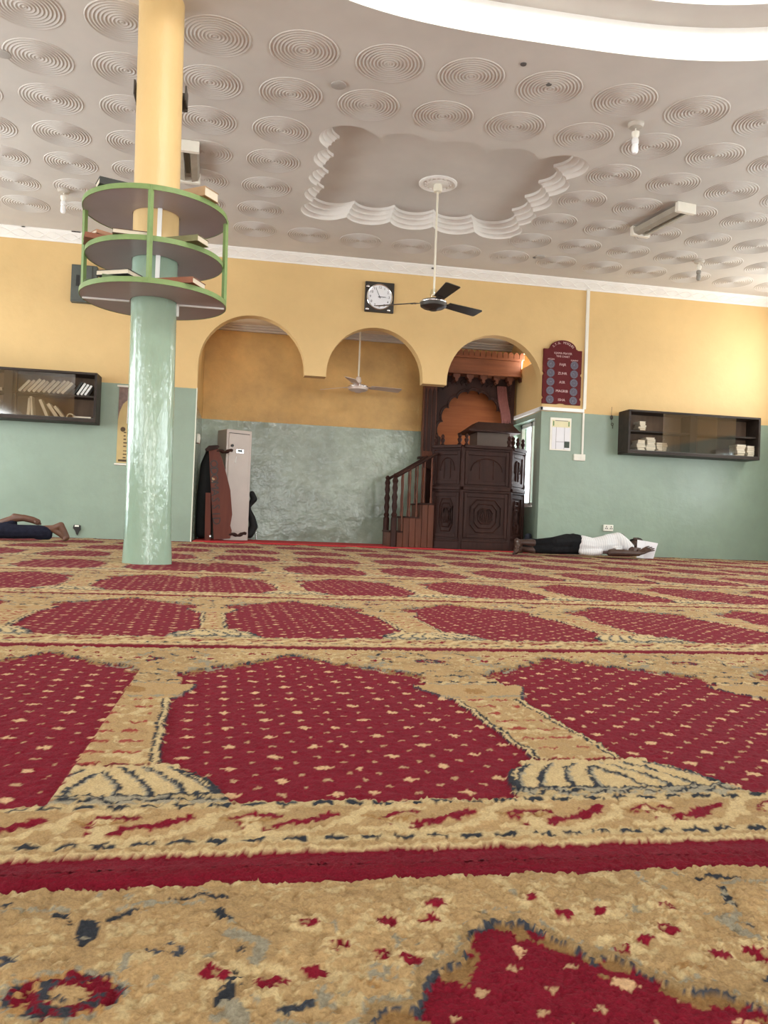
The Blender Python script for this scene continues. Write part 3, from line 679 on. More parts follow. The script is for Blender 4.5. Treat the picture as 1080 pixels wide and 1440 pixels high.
# ------------------------------------------------------------------ fans
def fan(x, y, zt, zh, R, angs, m_body, m_blade, label, rose):
    root = thing('ceiling_fan', (x, y, zt), label, 'fan')
    if rose:
        pf = [(.185, 0), (.185, -.012), (.165, -.022), (.15, -.014), (.14, -.006), (.11, -.006), (.10, -.014), (.06, -.016), (0, -.016)]
        rr = part(MB().lathe(pf, (x, y, zt), 48), 'ceiling_rose', white_m, root)
        mb = MB()
        for k in range(16):
            a = 2*PI*k/16; mb.sphere((x+.122*math.cos(a), y+.122*math.sin(a), zt-.008), .013, 8, 5, (1, 1, .7))
        tag(sub(mb, 'rose_leaves', white_m, rr), kind='stuff')
    part(MB().lathe([(.035, -.014), (.045, -.05), (.038, -.085), (.012, -.09), (0, -.09)], (x, y, zt), 20), 'canopy', rod_m, root)
    part(MB().cyl((x, y, zt-.08), (x, y, zh+.10), .0105, n=12), 'rod', rod_m, root)
    part(MB().lathe([(.012, .16), (.03, .15), (.04, .10), (.03, .075), (.012, .07)], (x, y, zh), 20), 'lower_canopy', glass('clear_cup', (.9, .9, .85), .1) if m_body is dark_metal else lt_metal, root)
    part(MB().lathe([(.02, .075), (.06, .06), (.115, .045), (.13, .02), (.125, -.012), (.10, -.028), (.05, -.036), (.035, -.05), (0, -.052)], (x, y, zh), 32), 'motor', m_body, root)
    sub(MB().lathe([(.131, .034), (.133, .03), (.133, .024), (.131, .02)], (x, y, zh), 32), 'trim_ring', chrome, root.children[-1])
    for a in angs:
        M = Matrix.Translation((x, y, zh+.035)) @ Matrix.Rotation(math.radians(a), 4, 'Z') @ Matrix.Rotation(math.radians(-13), 4, 'X')
        bl = MB(); pts = [(.17, -.052), (R*.97, -.072), (R, -.055), (R, .06), (R*.98, .072), (.17, .055)]
        bl.v = [M @ Vector((p, q, z)) for z in (-.002, .003) for p, q in pts]; n = len(pts)
        bl.f = [tuple(range(n)), tuple(range(2*n-1, n-1, -1))]+[(i, (i+1) % n, n+(i+1) % n, n+i) for i in range(n)]
        bo = part(bl, 'blade', m_blade, root, smooth=0)
        sub(MB().box(.09, .23, -.026, .026, -.007, -.002, M).cyl(M @ Vector((.19, -.015, -.009)), M @ Vector((.19, -.015, -.006)), .008, n=8).cyl(M @ Vector((.215, .013, -.009)), M @ Vector((.215, .013, -.006)), .008, n=8), 'blade_arm', m_body, bo)
fan(1.715, 7.60, ZC+.15, 2.425, .60, (-86, 28, 148), dark_metal, dark_metal, 'dark three-bladed ceiling fan on a long cream rod below the scalloped tray', True)
fan(1.385, 10.36, 2.88, 2.03, .60, (134, 14, 252), lt_metal, lt_metal, 'pale three-bladed ceiling fan hanging inside the niche behind the middle arch', False)

# ------------------------------------------------------------------ things on the front wall
FY = WY1
# square clock
kx, kz, hs = 1.505, 3.035, .178
root = thing('wall_clock', (kx, FY, kz), 'square black wall clock with a round white dial above the middle arch', 'clock')
part(MB().box(kx-hs, kx+hs, FY-.04, FY-.001, kz-hs-.005, kz+hs+.005), 'case', dark_metal, root, bevel=.008)
Mk = Matrix.Translation((kx, FY-.04, kz)) @ Matrix.Rotation(PI/2, 4, 'X')
part(MB().lathe([(.150, 0), (.158, .004), (.152, .010), (.143, .006), (.143, 0)], n=48, M=Mk, loc=(0, 0, 0)), 'bezel', chrome, root)
face = part(MB().lathe([(.144, 0), (.144, .003), (0, .003)], n=48, M=Mk), 'dial', clock_face, root)
for h in range(1, 13):
    a = PI/2-h*PI/6
    t = text('numeral', str(h), .042, (kx+.115*math.cos(a), FY-.0438, kz+.115*math.sin(a)), dark_ink, None, depth=.0004); t.parent = face
def hand(ang, l, wd, nm):
    M = Matrix.Translation((kx, FY-.0455, kz)) @ Matrix.Rotation(math.radians(ang), 4, 'Y')
    part(MB().prism([(-wd, -.02), (wd, -.02), (wd*.4, l), (-wd*.4, l)], -.0008, .0008, M), nm, dark_ink, root)
hand(88, .075, .005, 'hour_hand'); hand(-25, .108, .0035, 'minute_hand'); hand(93, .10, .0014, 'second_hand')
part(MB().cyl((kx, FY-.049, kz), (kx, FY-.043, kz), .007), 'hub', dark_ink, root)
for sx_, sz_ in ((-1, .8), (-1, -1), (.8, -1)): part(MB().sphere((kx+sx_*.145, FY-.042, kz+sz_*.152), .018, 10, 6, (1.2, .3, .8)), 'corner_stud', chrome, root)

# red prayer-time board with an arched top
bx0, bx1, bz0, bz1 = 3.612, 4.118, 1.888, 2.575
bc = (bx0+bx1)/2
out = [(bx0, bz0), (bc-.06, bz0)] + [(bc-.02+.0*i, bz0+.012) for i in range(1)] + [(bc+.03, bz0+.012), (bc+.06, bz0), (bx1, bz0), (bx1, bz0+.05), (bx1-.016, bz0+.075), (bx1, bz0+.10), (bx1, 2.24), (bx1-.016, 2.265), (bx1, 2.29), (bx1, bz1), (bx1-.055, bz1), (bx1-.075, bz1+.016)]
ca = [(bc+.175*math.cos(t), bz1+.004+.115*math.sin(t)) for t in [PI*k/18 for k in range(19)]]
out += ca + [(bx0+.075, bz1+.016), (bx0+.055, bz1), (bx0, bz1), (bx0, 2.29), (bx0+.016, 2.265), (bx0, 2.24), (bx0, bz0+.10), (bx0+.016, bz0+.075), (bx0, bz0+.05)]
root = thing('prayer_time_board', (bc, FY, bz0), 'maroon arched prayer-time board with two columns of clock dials above the white ledge', 'sign')
pl = part(MB().prism(out, FY-.032, FY-.001), 'board', maroon, root, smooth=0)
ty = FY-.0335
for ch, k in zip('S.T.G. MOSQUES', range(14)):
    a = PI/2-(k-6.5)*.165
    t = text('title_letter', ch, .040, (bc+.148*math.cos(a), ty, bz1-.012+.098*math.sin(a)), pink_ink, None, ry=(a-PI/2)*.8) if ch != ' ' else None
    if t: t.parent = pl
for s_, z, sz in (('IQAMA PRAYER', 2.527, .036), ('TIME CHART', 2.487, .033)): text('heading', s_, sz, (bc, ty, z), pink_ink, None, sx=.95).parent = pl
for s_, x, z in (('ADZAN', bx0+.098, 2.447), ('IQAMAT', bx1-.098, 2.447)): text('column_heading', s_, .026, (x, ty, z), pink_ink, None).parent = pl
for k, s_ in enumerate(('FAJR', 'ZUHR', 'ASR', 'MAGRIB', 'ISHA')):
    z = 2.385-.111*k
    text('prayer_name', s_, .045, (bc, ty, z), pink_ink, None).parent = pl
    for s2 in (-1, 1):
        x = bc+s2*.155; M = Matrix.Translation((x, FY-.032, z)) @ Matrix.Rotation(PI/2, 4, 'X')
        d = part(MB().lathe([(.052, 0), (.052, .004), (.047, .004), (.047, .002), (0, .002)], n=28, M=M), 'clock_dial', blue_ink, root)
        mb = MB()
        for h in range(12):
            a = h*PI/6; mb.box(x+.040*math.cos(a)-.0025, x+.040*math.cos(a)+.0025, FY-.0352, FY-.034, z+.040*math.sin(a)-.0025, z+.040*math.sin(a)+.0025)
        a1 = 1.6+.7*k; mb.prism([(x-.002, z), (x+.002, z), (x+.03*math.cos(a1), z+.03*math.sin(a1))], FY-.0352, FY-.034)
        mb.prism([(x, z-.002), (x, z+.002), (x+.02*math.cos(a1*2.1), z+.02*math.sin(a1*2.1))], FY-.0352, FY-.034)
        tag(sub(mb, 'dial_marks', mat('dial_marks', (.30, .30, .36), .6), d, smooth=0), kind='stuff')

# cable trunking, switch, sockets
root = thing('cable_trunking', (4.18, FY, 1.27), 'white cable trunking running down the wall from the cornice to the switch', 'cable trunking')
part(MB().box(4.160, 4.200, FY-.026, FY-.0005, 1.845, 3.37), 'wide_trunking', plastic_m, root, bevel=.003)
part(MB().box(4.163, 4.187, FY-.020, FY-.0005, 1.275, 1.80), 'narrow_trunking', plastic_m, root, bevel=.003)
def plate(name, x0, x1, z0, z1, label, cat, holes):
    root = thing(name, ((x0+x1)/2, FY, z0), label, cat)
    part(MB().box(x0, x1, FY-.03, FY-.0005, z0, z1), 'plate', plastic_m, root, bevel=.006)
    for (a, b_, c_, d_, mm) in holes: part(MB().box(a, b_, FY-.034, FY-.029, c_, d_), 'rocker' if mm is plastic_m else 'pin_hole', mm, root)
plate('light_switch', 4.06, 4.213, 1.192, 1.274, 'white double switch plate at the foot of the trunking, under the calendar', 'switch', [(4.085, 4.125, 1.21, 1.256, plastic_m), (4.15, 4.19, 1.21, 1.256, plastic_m)])
plate('wall_socket', 4.492, 4.622, .318, .400, 'white double socket low on the green wall above the lying man', 'socket', [(x+d, x+d+.010, z, z+.014, dark_ink) for x in (4.51, 4.575) for d, z in ((.0, .345), (.022, .345), (.011, .368))])
root = thing('broken_socket', (-1.865, FY, .04), 'charred broken socket low on the green wall beside the raised foot', 'socket')
part(MB().prism([(-1.905, .12), (-1.895, .158), (-1.85, .160), (-1.825, .15), (-1.823, .105), (-1.835, .085), (-1.85, .055), (-1.858, .04), (-1.868, .06), (-1.88, .09)], FY-.022, FY-.0005), 'burnt_plate', mat('charred', (.025, .022, .02), .8, var=.4), root, smooth=0)
part(MB().box(-1.885, -1.84, FY-.026, FY-.02, .135, .155), 'broken_cover', plastic_m, root)

# calendar sheet in a white frame
root = thing('notice_calendar', (3.88, FY, 1.30), 'white-framed paper calendar on the green wall beside the niche corner', 'calendar')
fr = part(MB().box(3.738, 4.018, FY-.012, FY-.0005, 1.308, 1.720), 'backing', plastic_m, root, bevel=.003)
part(MB().box(3.765, 4.0, FY-.016, FY-.012, 1.325, 1.60), 'sheet', paper_m, root)
part(MB().box(3.762, 4.0, FY-.0165, FY-.012, 1.60, 1.69), 'header', cream_paper, root)
mb = MB()
for z in (1.678, ): mb.box(3.80, 3.97, FY-.0175, FY-.016, z, z+.008)
for x in (3.815, 3.925): mb.box(x, x+.004, FY-.0172, FY-.015, 1.325, 1.60)
mb.box(3.815, 3.925, FY-.0172, FY-.015, 1.415, 1.419)
tag(part(mb, 'printed_lines', mat('grey_ink', (.22, .2, .2), .7), root, smooth=0), kind='stuff')
part(MB().box(3.93, 3.998, FY-.0172, FY-.015, 1.345, 1.425), 'photo_patch', mat('dark_green_print', (.04, .06, .045), .6), root)
part(MB().box(3.772, 3.787, FY-.0172, FY-.015, 1.615, 1.675).box(3.975, 3.99, FY-.0172, FY-.015, 1.615, 1.675), 'green_borders', mat('green_print', (.12, .25, .10), .7), root)
# hanging keys
root = thing('hanging_keys', (4.555, FY, 1.67), 'small dark keys hanging from a string on the wall left of the glass cabinet', 'keys')
part(MB().tube([(4.556, FY-.006, 1.90), (4.552, FY-.007, 1.80), (4.555, FY-.008, 1.70)], .0025, 5), 'string', dark_ink, root)
part(MB().sphere((4.552, FY-.016, 1.765), .020, 10, 6, (1, .6, 1.5)), 'padlock', dark_metal, root)
part(MB().lathe([(.014, -.003), (.02, 0), (.014, .003), (.010, 0), (.014, -.003)], n=16, M=Matrix.Translation((4.565, FY-.012, 1.68)) @ Matrix.Rotation(PI/2, 4, 'X')).box(4.568, 4.577, FY-.014, FY-.010, 1.625, 1.665), 'key', mat('tarnished_brass', (.10, .10, .07), .45, .6), root)

# grey panel box on the left wall
root = thing('fuse_box', (-1.885, FY, 2.675), 'dark grey metal fuse box high on the yellow wall behind the ring shelves', 'fuse box')
part(MB().box(-2.028, -1.752, FY-.085, FY-.0005, 2.675, 3.095), 'case', grey_metal, root, bevel=.004)
dr = part(MB().box(-2.016, -1.80, FY-.094, FY-.085, 2.69, 3.082), 'door', grey_metal, root, bevel=.003)
sub(MB().box(-1.972, -1.935, FY-.097, FY-.093, 2.85, 2.975), 'vent_slot', black_m, dr)
sub(MB().box(-1.815, -1.803, FY-.10, FY-.093, 2.86, 2.90), 'latch', dark_metal, dr)

# ochre poster behind the column
root = thing('wall_poster', (-1.27, FY, .86), 'tall ochre poster with rows of brown script, half hidden behind the column', 'poster')
px0, px1 = -1.468, -1.07
part(MB().box(px0, px1, FY-.006, FY-.0005, .885, 1.765), 'sheet', ochre_paper, root)
for z in (.868, 1.765): part(MB().cyl((px0-.02, FY-.008, z), (px1+.02, FY-.008, z), .011, n=10), 'rail', plastic_m, root)
part(MB().prism([(px0, 1.76), (px0, 1.38), (px0+.015, 1.47), (px0+.05, 1.56), (px0+.12, 1.63), (px0+.199, 1.655), (px0+.278, 1.63), (px0+.348, 1.56), (px0+.383, 1.47), (px1, 1.38), (px1, 1.76)], FY-.0075, FY-.006), 'mauve_arch', mat('mauve_print', (.20, .13, .11), .7, var=.3, scale=40), root, smooth=0)
part(MB().box(px0+.10, px0+.30, FY-.012, FY-.0076, 1.34, 1.74), 'pasted_notice', paper_m, root)
mb = MB(); rr = random.Random(3)
for k in range(9):
    z = 1.235-.040*k-(.01 if k > 4 else 0); x = px0+.07
    while x < px1-.05:
        l = rr.uniform(.02, .055); mb.box(x, x+l, FY-.0078, FY-.006, z-.006, z+.006+rr.uniform(-.003, .004)); x += l+rr.uniform(.008, .02)
mb.lathe([(.028, 0), (.028, .002), (0, .002)], n=20, M=Matrix.Translation((px0+.06, FY-.006, 1.27)) @ Matrix.Rotation(PI/2, 4, 'X'))
mb.box(px0+.02, px1-.02, FY-.0078, FY-.006, .90, .925)
tag(part(mb, 'script_strokes', mat('brown_print', (.09, .055, .025), .7), root, smooth=0), kind='stuff')

# ------------------------------------------------------------------ glazed wall cabinets with books
def cabinet(x0, x1, z0, z1, divs, panes, label):
    root = thing('glass_bookcase', ((x0+x1)/2, FY, z0), label, 'cabinet'); yf, t = FY-.285, .026
    part(MB().box(x0, x1, yf, FY-.001, z1-t, z1), 'top_board', wood_c, root, bevel=.003)
    part(MB().box(x0, x1, yf, FY-.001, z0, z0+t+.012), 'bottom_board', wood_c, root, bevel=.003)
    for a in (x0, x1-t): part(MB().box(a, a+t, yf, FY-.001, z0+t+.012, z1-t), 'side_board', wood_c, root)
    part(MB().box(x0+t, x1-t, FY-.012, FY-.001, z0+t+.012, z1-t), 'back_board', cab_back, root)
    zm = (z0+z1)/2+.015
    part(MB().box(x0+t, x1-t, yf+.05, FY-.013, zm-.009, zm+.009), 'shelf', wood_c, root)
    for d in divs: part(MB().box(d-.045, d+.045, yf+.045, FY-.014, z0+t+.012, z1-t), 'divider', wood_c, root)
    for k, (a, b_) in enumerate(panes): part(MB().box(a, b_, yf+.012+.012*(k % 2), yf+.016+.012*(k % 2), z0+t+.012, z1-t), 'glass_door', cab_glass, root)
    part(MB().box(x0+t, x1-t, yf+.006, yf+.010, z0+t+.012, z0+t+.02), 'track', dark_metal, root)
    return z0+t+.013, zm+.0095, FY-.16
zb, zs, yb = cabinet(4.655, 6.462, 1.298, 1.842, [5.555], [(5.12, 5.86), (5.60, 6.13)], 'wide dark wooden glass-fronted bookcase on the right wall, mostly empty')
cols = [CRM, (.50, .44, .33), (.60, .55, .46), (.42, .36, .27), TAN_, (.45, .44, .38), (.33, .30, .22)]
ORDN = ['topmost', 'second', 'third', 'fourth', 'fifth', 'sixth', 'seventh', 'eighth', 'ninth', 'tenth', 'eleventh', 'twelfth', 'thirteenth', 'fourteenth', 'fifteenth', 'sixteenth', 'seventeenth', 'eighteenth']
def pile(x, y, z, n, nm, grp, wid=.125, hmax=.030):
    for k in range(n):
        t = random.uniform(.018, hmax); l = wid*random.uniform(.82, 1.1)
        book((x+random.uniform(-.008, .008), y+random.uniform(-.01, .01), z), l, .16, t, random.choice(cols), (ORDN[n-1-k]+' book' if k == n-1 else ORDN[n-1-k]+' book from the top')+nm, grp, rot=(0, 0, random.uniform(-.08, .08))); z += t+.0006
pile(4.865, yb, zs, 5, ' in the upper shelf pile, right bookcase', 'pile on the upper shelf, right bookcase', .09, .026)
pile(4.855, yb, zb, 6, ' of the leftmost lower pile, right bookcase', 'leftmost lower pile, right bookcase', .12, .029)
pile(4.985, yb, zb, 7, ' of the tall second lower pile, right bookcase', 'second lower pile, right bookcase', .125, .032)
pile(5.135, yb, zb, 5, ' of the wide third lower pile, right bookcase', 'third lower pile, right bookcase', .14, .029)
pile(6.22, yb, zb, 6, ' of the second last lower pile, right bookcase', 'last but one pile, right bookcase', .125, .032)
pile(6.365, yb, zb, 5, ' of the rightmost lower pile, right bookcase', 'rightmost pile, right bookcase', .10, .034)
zb, zs, yb = cabinet(-3.55, -1.665, 1.298, 1.852, [-2.60], [(-3.2, -2.50), (-2.52, -1.90)], 'dark wooden glass-fronted bookcase on the left wall full of leaning books')
def upright(x, z, h, t, lean, cover, nm, grp):
    # a standing book leaning sideways by 'lean' about its foot
    root = thing('book', (x, yb, z), nm, 'book', grp); M = Matrix.Translation((x, yb, z)) @ Matrix.Rotation(lean, 4, 'Y'); c = .0025
    e = -t*math.sin(lean) if lean < 0 else 0
    M = Matrix.Translation((0, 0, abs(t*math.sin(lean)) if lean > 0 else 0)) @ M
    mb = MB(); mb.box(0, c, -.07, .07, 0, h, M); mb.box(t-c, t, -.07, .07, 0, h, M); mb.box(c, t-c, -.07, -.07+c, 0, h, M)
    part(mb, 'cover', bookm(cover), root, smooth=0)
    part(MB().box(c, t-c, -.07+c, .066, .003, h-.003, M), 'page_block', pages, root, smooth=0)
x = -2.50; q_ = 0; ORDN[0] = 'first'
while x < -2.03:
    nm = ORDN[q_]+' pale book from the left leaning on the upper shelf, left bookcase'; q_ += 1
    t = random.uniform(.024, .034); upright(x, zs, random.uniform(.155, .19), t, .72, random.choice([CRM, (.62, .58, .48), (.5, .46, .37), (.45, .40, .32)]), nm, 'leaning row, upper shelf, left bookcase'); x += t*1.34+.010
for k in range(4): upright(-1.93+.041*k, zs, .165-.012*k, .022, .55, (DK if k == 0 else (.6, .6, .57)), ['black book leaning at the right end of the upper shelf, left bookcase', 'first white book leaning beside the black book, left bookcase', 'second white book from the black book, left bookcase upper shelf', 'last white book at the right end of the upper shelf, left bookcase'][k], 'unglazed end of the left bookcase')
for k, (dx, h, t, ln, nm) in enumerate([(-2.40, .20, .03, .05, 'tall cream book standing upright on the lower shelf of the left bookcase'), (-2.355, .22, .022, -.10, 'thin cream book standing second on the lower shelf of the left bookcase'), (-2.20, .20, .03, -.42, 'cream book propped leftwards on the lower shelf of the left bookcase'),
     (-2.10, .17, .035, -.62, 'thick cream book slumped left on the lower shelf of the left bookcase'), (-2.03, .15, .03, -.70, 'last slumped book of the lower shelf, left bookcase, beside the ring file')]):
    upright(dx, zb, h, t, ln, (.66, .60, .48), nm, 'lower shelf, left bookcase')
mb = MB(); pts = [(-1.985+.045*math.cos(a)+.04, yb-.02, zb+.055*math.sin(a)+.004) for a in [PI*k/10 for k in range(11)]]
root = thing('bent_booklet', (-1.945, yb, zb), 'cream booklet bent into a hoop on the lower shelf of the left bookcase', 'booklet')
mb = MB(); n = len(pts)
mb.v = [(p[0], yb-.06, p[2]) for p in pts]+[(p[0], yb+.06, p[2]) for p in pts]+[(-1.945+(p[0]+1.945)*.75, yb-.06, zb+(p[2]-zb)*.75) for p in pts]+[(-1.945+(p[0]+1.945)*.75, yb+.06, zb+(p[2]-zb)*.75) for p in pts]
for i in range(n-1): mb.f += [(i, i+1, n+i+1, n+i), (2*n+i, 3*n+i, 3*n+i+1, 2*n+i+1), (i, 2*n+i, 2*n+i+1, i+1), (n+i, n+i+1, 3*n+i+1, 3*n+i)]
mb.f += [(0, n, 3*n, 2*n), (n-1, 3*n-1, 4*n-1, 2*n-1)]
part(mb, 'folded_pages', bookm((.62, .56, .44)), root)
book((-1.82, yb, zb), .20, .15, .028, (.40, .33, .30), 'book lying flat in the unglazed lower corner of the left bookcase')
for k in range(3): upright(-2.83+.06*k, zb, .18-.01*k, .026, .06, (.62, .58, .5), ['cream book behind the left glass at the frame edge, left bookcase', 'second cream book behind the left glass, left bookcase', 'third cream book behind the left glass, next to the divider, left bookcase'][k], 'left compartment, left bookcase')
book((-2.76, yb, zs), .20, .15, .035, CRM, 'cream book lying flat in the left compartment, upper shelf of the left bookcase')

# ================================================================== things in the niche
FL = .0225
# steel locker
lx0, lx1, ly, lz = -.270, .074, 10.44, 1.42
root = thing('steel_locker', ((lx0+lx1)/2, ly, FL), 'tall beige steel locker standing in the left of the niche', 'locker', rz=0)
part(MB().box(lx0, lx1, ly, ly+.30, FL, lz), 'case', steel_m, root, bevel=.006)
dr = part(MB().box(lx0+.03, lx1-.03, ly-.008, ly, .13, lz-.05), 'door', steel_m, root, bevel=.004)
sub(MB().box(lx0+.03, lx1-.03, ly-.004, ly+.001, lz-.05, lz-.042), 'door_gap', dark_ink, dr, smooth=0)
sub(MB().cyl((lx0+.075, ly-.022, 1.215), (lx0+.075, ly-.008, 1.215), .018, n=16), 'lock_knob', black_m, dr)
h_ = sub(MB().box(lx0+.13, lx0+.235, ly-.012, ly-.007, 1.125, 1.175), 'handle_plate', chrome, dr, bevel=.003)
sub(MB().box(lx0+.15, lx0+.215, ly-.0135, ly-.0115, 1.14, 1.168), 'handle_recess', black_m, dr)
sub(MB().cyl((lx0+.125, ly-.010, 1.00), (lx0+.135, ly-.010, 1.08), .006), 'paint_drip', gloss_white, dr)
part(MB().box(lx0+.01, lx1-.01, ly-.006, ly+.02, FL, .10), 'plinth', steel_m, root)
root.rotation_euler.z = .42
# wooden bier tipped on its end against the locker, with pierced letters
root = thing('carved_bench', (-.36, 10.22, FL), 'reddish wooden carved bench standing on its end against the locker', 'bench')
tl = -.085
Mb = Matrix.Translation((-.285, 10.22, FL+.012)) @ Matrix.Rotation(tl, 4, 'Y') @ Matrix.Rotation(.12, 4, 'Z')
outl = [(-.075, 0), (.125, 0), (.15, .10), (.135, .16), (.165, .30), (.155, .60), (.12, .78), (.07, 1.0), (.045, 1.06), (.03, 1.115), (-.085, 1.115)]
part(MB().prism(outl, -.018, .018, Mb), 'plank', wood_r, root, smooth=0)
part(MB().prism([(-.11, 1.085), (.02, 1.115), (.045, 1.135), (.03, 1.16), (-.085, 1.155), (-.125, 1.12)], -.05, .05, Mb), 'end_roll', wood_d, root)
for z0, l in ((1.085, .20), (.045, .22)):
    pts = [(0.01+l*t, 0, z0+.012*math.sin(t*9)) for t in [k/10 for k in range(11)]]
    part(MB().tube([Mb @ Vector((p[0]+(.10 if z0 < .5 else 0), p[1], p[2])) for p in pts], [.02, .022, .016, .024, .024, .014, .022, .026, .018, .022, .016], 10), 'turned_leg', wood_d, root)
z = .93
pl = root.children[0]
for ch in 'ODOMASSID':
    t = text('pierced_letter', ch, .135, (0, 0, 0), black_m, None, depth=.002, sx=1.0)
    t.data.transform(Mb @ Matrix.Translation((-.035, -.0195, z)) @ Matrix.Rotation(PI/2, 4, 'Y')); t.parent = pl
    z -= .088
part(MB().prism([(-.066, .70), (-.05, .705), (-.045, .735), (-.03, .73), (-.028, .75), (-.066, .77)], -.0205, -.018, Mb), 'chipped_patch', mat('chipped_wood', (.55, .36, .20), .7), root, smooth=0)
root = thing('bench_rail', (-.45, 10.24, FL), 'narrow reddish wooden rail leaning left of the carved bench', 'plank')
part(MB().prism([(-.465, FL), (-.395, FL), (-.415, .60), (-.475, .60)], 10.16, 10.185), 'board', wood_r, root)
part(MB().cyl((-.40, 10.155, .07), (-.40, 10.14, .07), .01), 'screw', chrome, root)
# dark cloth or bags by the left jamb and behind the locker
cloth_k = mat('black_cloth', (.008, .009, .010), .75, var=.3, scale=12, bmp=.3)
def blob(chain_list, name, m, parent, vox=.012, smooth=4):
    mb = MB()
    for ch in chain_list: mb.caps(ch)
    o = mb.build(name, m, parent)
    r = o.modifiers.new('union', 'REMESH'); r.mode = 'VOXEL'; r.voxel_size = vox; r.use_smooth_shade = True
    if smooth:
        s_ = o.modifiers.new('relax', 'SMOOTH'); s_.factor = .5; s_.iterations = smooth
    return o
root = thing('black_bag', (-.52, 10.42, FL), 'tall black bag standing in the corner behind the carved bench', 'bag')
blob([[((-.52, 10.42, .10), .075), ((-.52, 10.42, .55), .075), ((-.50, 10.42, .95), .07), ((-.46, 10.40, 1.10), .055)], [((-.46, 10.44, .10), .075), ((-.46, 10.44, .8), .07)]], 'bag_body', cloth_k, root, .02)
part(MB().tube([(-.50, 10.36, 1.10), (-.47, 10.35, 1.17), (-.43, 10.36, 1.17), (-.40, 10.37, 1.10)], .012), 'bag_handle', cloth_k, root)
root = thing('black_chair_back', (.10, 10.72, FL), 'black folded bag leaning out from behind the locker on its right side', 'bag')
blob([[((.09, 10.81, .63), .04), ((.12, 10.81, .56), .045), ((.06, 10.81, .47), .03), ((.06, 10.81, .42), .03), ((.105, 10.81, .30), .05), ((.13, 10.81, .20), .058), ((.08, 10.81, .10), .058)]], 'bag_body', cloth_k, root, .012)
part(MB().cyl((.17, 10.83, FL), (.16, 10.83, .16), .008), 'metal_foot', chrome, root)
root.name = 'folded_bag'
root = thing('niche_switch', (-.592, 10.02, 1.19), 'white switch box on the left side wall of the niche', 'switch')
part(MB().box(-.5995, -.565, 9.98, 10.12, 1.19, 1.30), 'plate', plastic_m, root, bevel=.006)
part(MB().box(-.566, -.56, 10.03, 10.07, 1.23, 1.27), 'rocker', plastic_m, root)

# ------------------------------------------------------------------ wooden pulpit with steps
root = thing('pulpit', (2.7, 10.0, FL), 'dark carved wooden pulpit with a railed flight of steps under the right arch', 'pulpit')
ZT = 1.30
def facet(x0, y0, x1, y1, nm, carve=True, z_top=ZT):
    # one side of the pulpit between two floor points, seen from the hall; local x along the side, local -y outwards
    d = Vector((x1-x0, y1-y0, 0)); l = d.length; a = math.atan2(d.y, d.x)
    M = Matrix.Translation((x0, y0, 0)) @ Matrix.Rotation(a, 4, 'Z')
    p = part(MB().box(0, l, 0, .035, FL, z_top, M), nm, wood_d, root)
    fr = MB()
    for z0, z1 in ((.17, .72), (.83, z_top-.06)):
        e = .05
        fr.box(.012, e, -.014, 0, z0, z1, M); fr.box(l-e, l-.012, -.014, 0, z0, z1, M); fr.box(e, l-e, -.014, 0, z1-.045, z1, M); fr.box(e, l-e, -.014, 0, z0, z0+.045, M)
    sub(fr, 'panel_frame', wood_d, p, bevel=.004)
    if carve:
        cv = MB(); cx = l/2; zc = .445; w_ = l/2-.10
        for k in range(3):
            s_ = 1-.27*k; ww, hh = w_*s_, .20*s_
            octg = [(cx-ww, zc-hh*.55), (cx-ww*.6, zc-hh), (cx+ww*.6, zc-hh), (cx+ww, zc-hh*.55), (cx+ww, zc+hh*.55), (cx+ww*.6, zc+hh), (cx-ww*.6, zc+hh), (cx-ww, zc+hh*.55), (cx-ww, zc-hh*.55)]
            cv.tube([M @ Vector((x, -.006, z)) for x, z in octg], .010, 6)
        for k in range(7):
            t = -1+k/3; cv.tube([M @ Vector((cx+t*w_*.12, -.004, zc-.09)), M @ Vector((cx+t*w_*.45, -.010, zc)), M @ Vector((cx+t*w_*.15, -.004, zc+.10))], [.003, .008, .003], 6)
        for s_ in (-1, 1):      # arched relief on the upper panel
            cv.tube([M @ Vector((cx+s_*w_*1.05*math.cos(t), -.006, 1.0+.16*math.sin(t))) for t in [PI/2*k/8 for k in range(9)]], .008, 6)
            cv.tube([M @ Vector((cx+s_*w_*.45, -.005, .90+.03*k)) for k in range(9)], [.004+.006*abs(math.sin(k*1.2)) for k in range(9)], 6)
        tag(sub(cv, 'carving', wood_d, p), kind='stuff')
    for z0, z1, o_ in ((FL, .12, .030), (.12, .145, .018), (.735, .76, .022), (.76, .80, .038), (.80, .815, .02), (z_top-.045, z_top-.02, .02), (z_top-.02, z_top+.018, .045)): sub(MB().box(-.01, l+.01, -o_, .03, z0, z1, M), 'moulding', wood_d, p, bevel=.004)
    return M, l
FCT = [(2.335, 9.98, 2.625, 9.72, 'left_side'), (2.655, 9.70, 3.245, 9.72, 'front_side'), (3.275, 9.745, 3.52, 9.98, 'right_side')]
corner = []
for f in FCT: facet(*f)
for (x, y) in ((2.335, 9.99), (2.637, 9.705), (3.262, 9.725), (3.525, 9.99)):
    part(MB().cyl((x, y, FL), (x, y, .76), .028, n=12).lathe([(.026, 0), (.032, .05), (.02, .09), (.03, .2), (.022, .4), (.032, .46), (.024, .5)], (x, y, .80), 12), 'corner_post', wood_d, root)
fin = [(.016, 0), (.028, .012), (.014, .03), (.026, .055), (.030, .075), (.016, .095), (.024, .112), (.020, .13), (.008, .142), (0, .146)]
for (x, y) in ((2.36, 9.98), (2.43, 9.94), (2.60, 9.75), (2.68, 9.72), (3.235, 9.735), (3.30, 9.77), (3.40, 9.88), (3.50, 9.97)):
    part(MB().lathe(fin, (x, y, ZT+.016), 12), 'finial', wood_d, root)
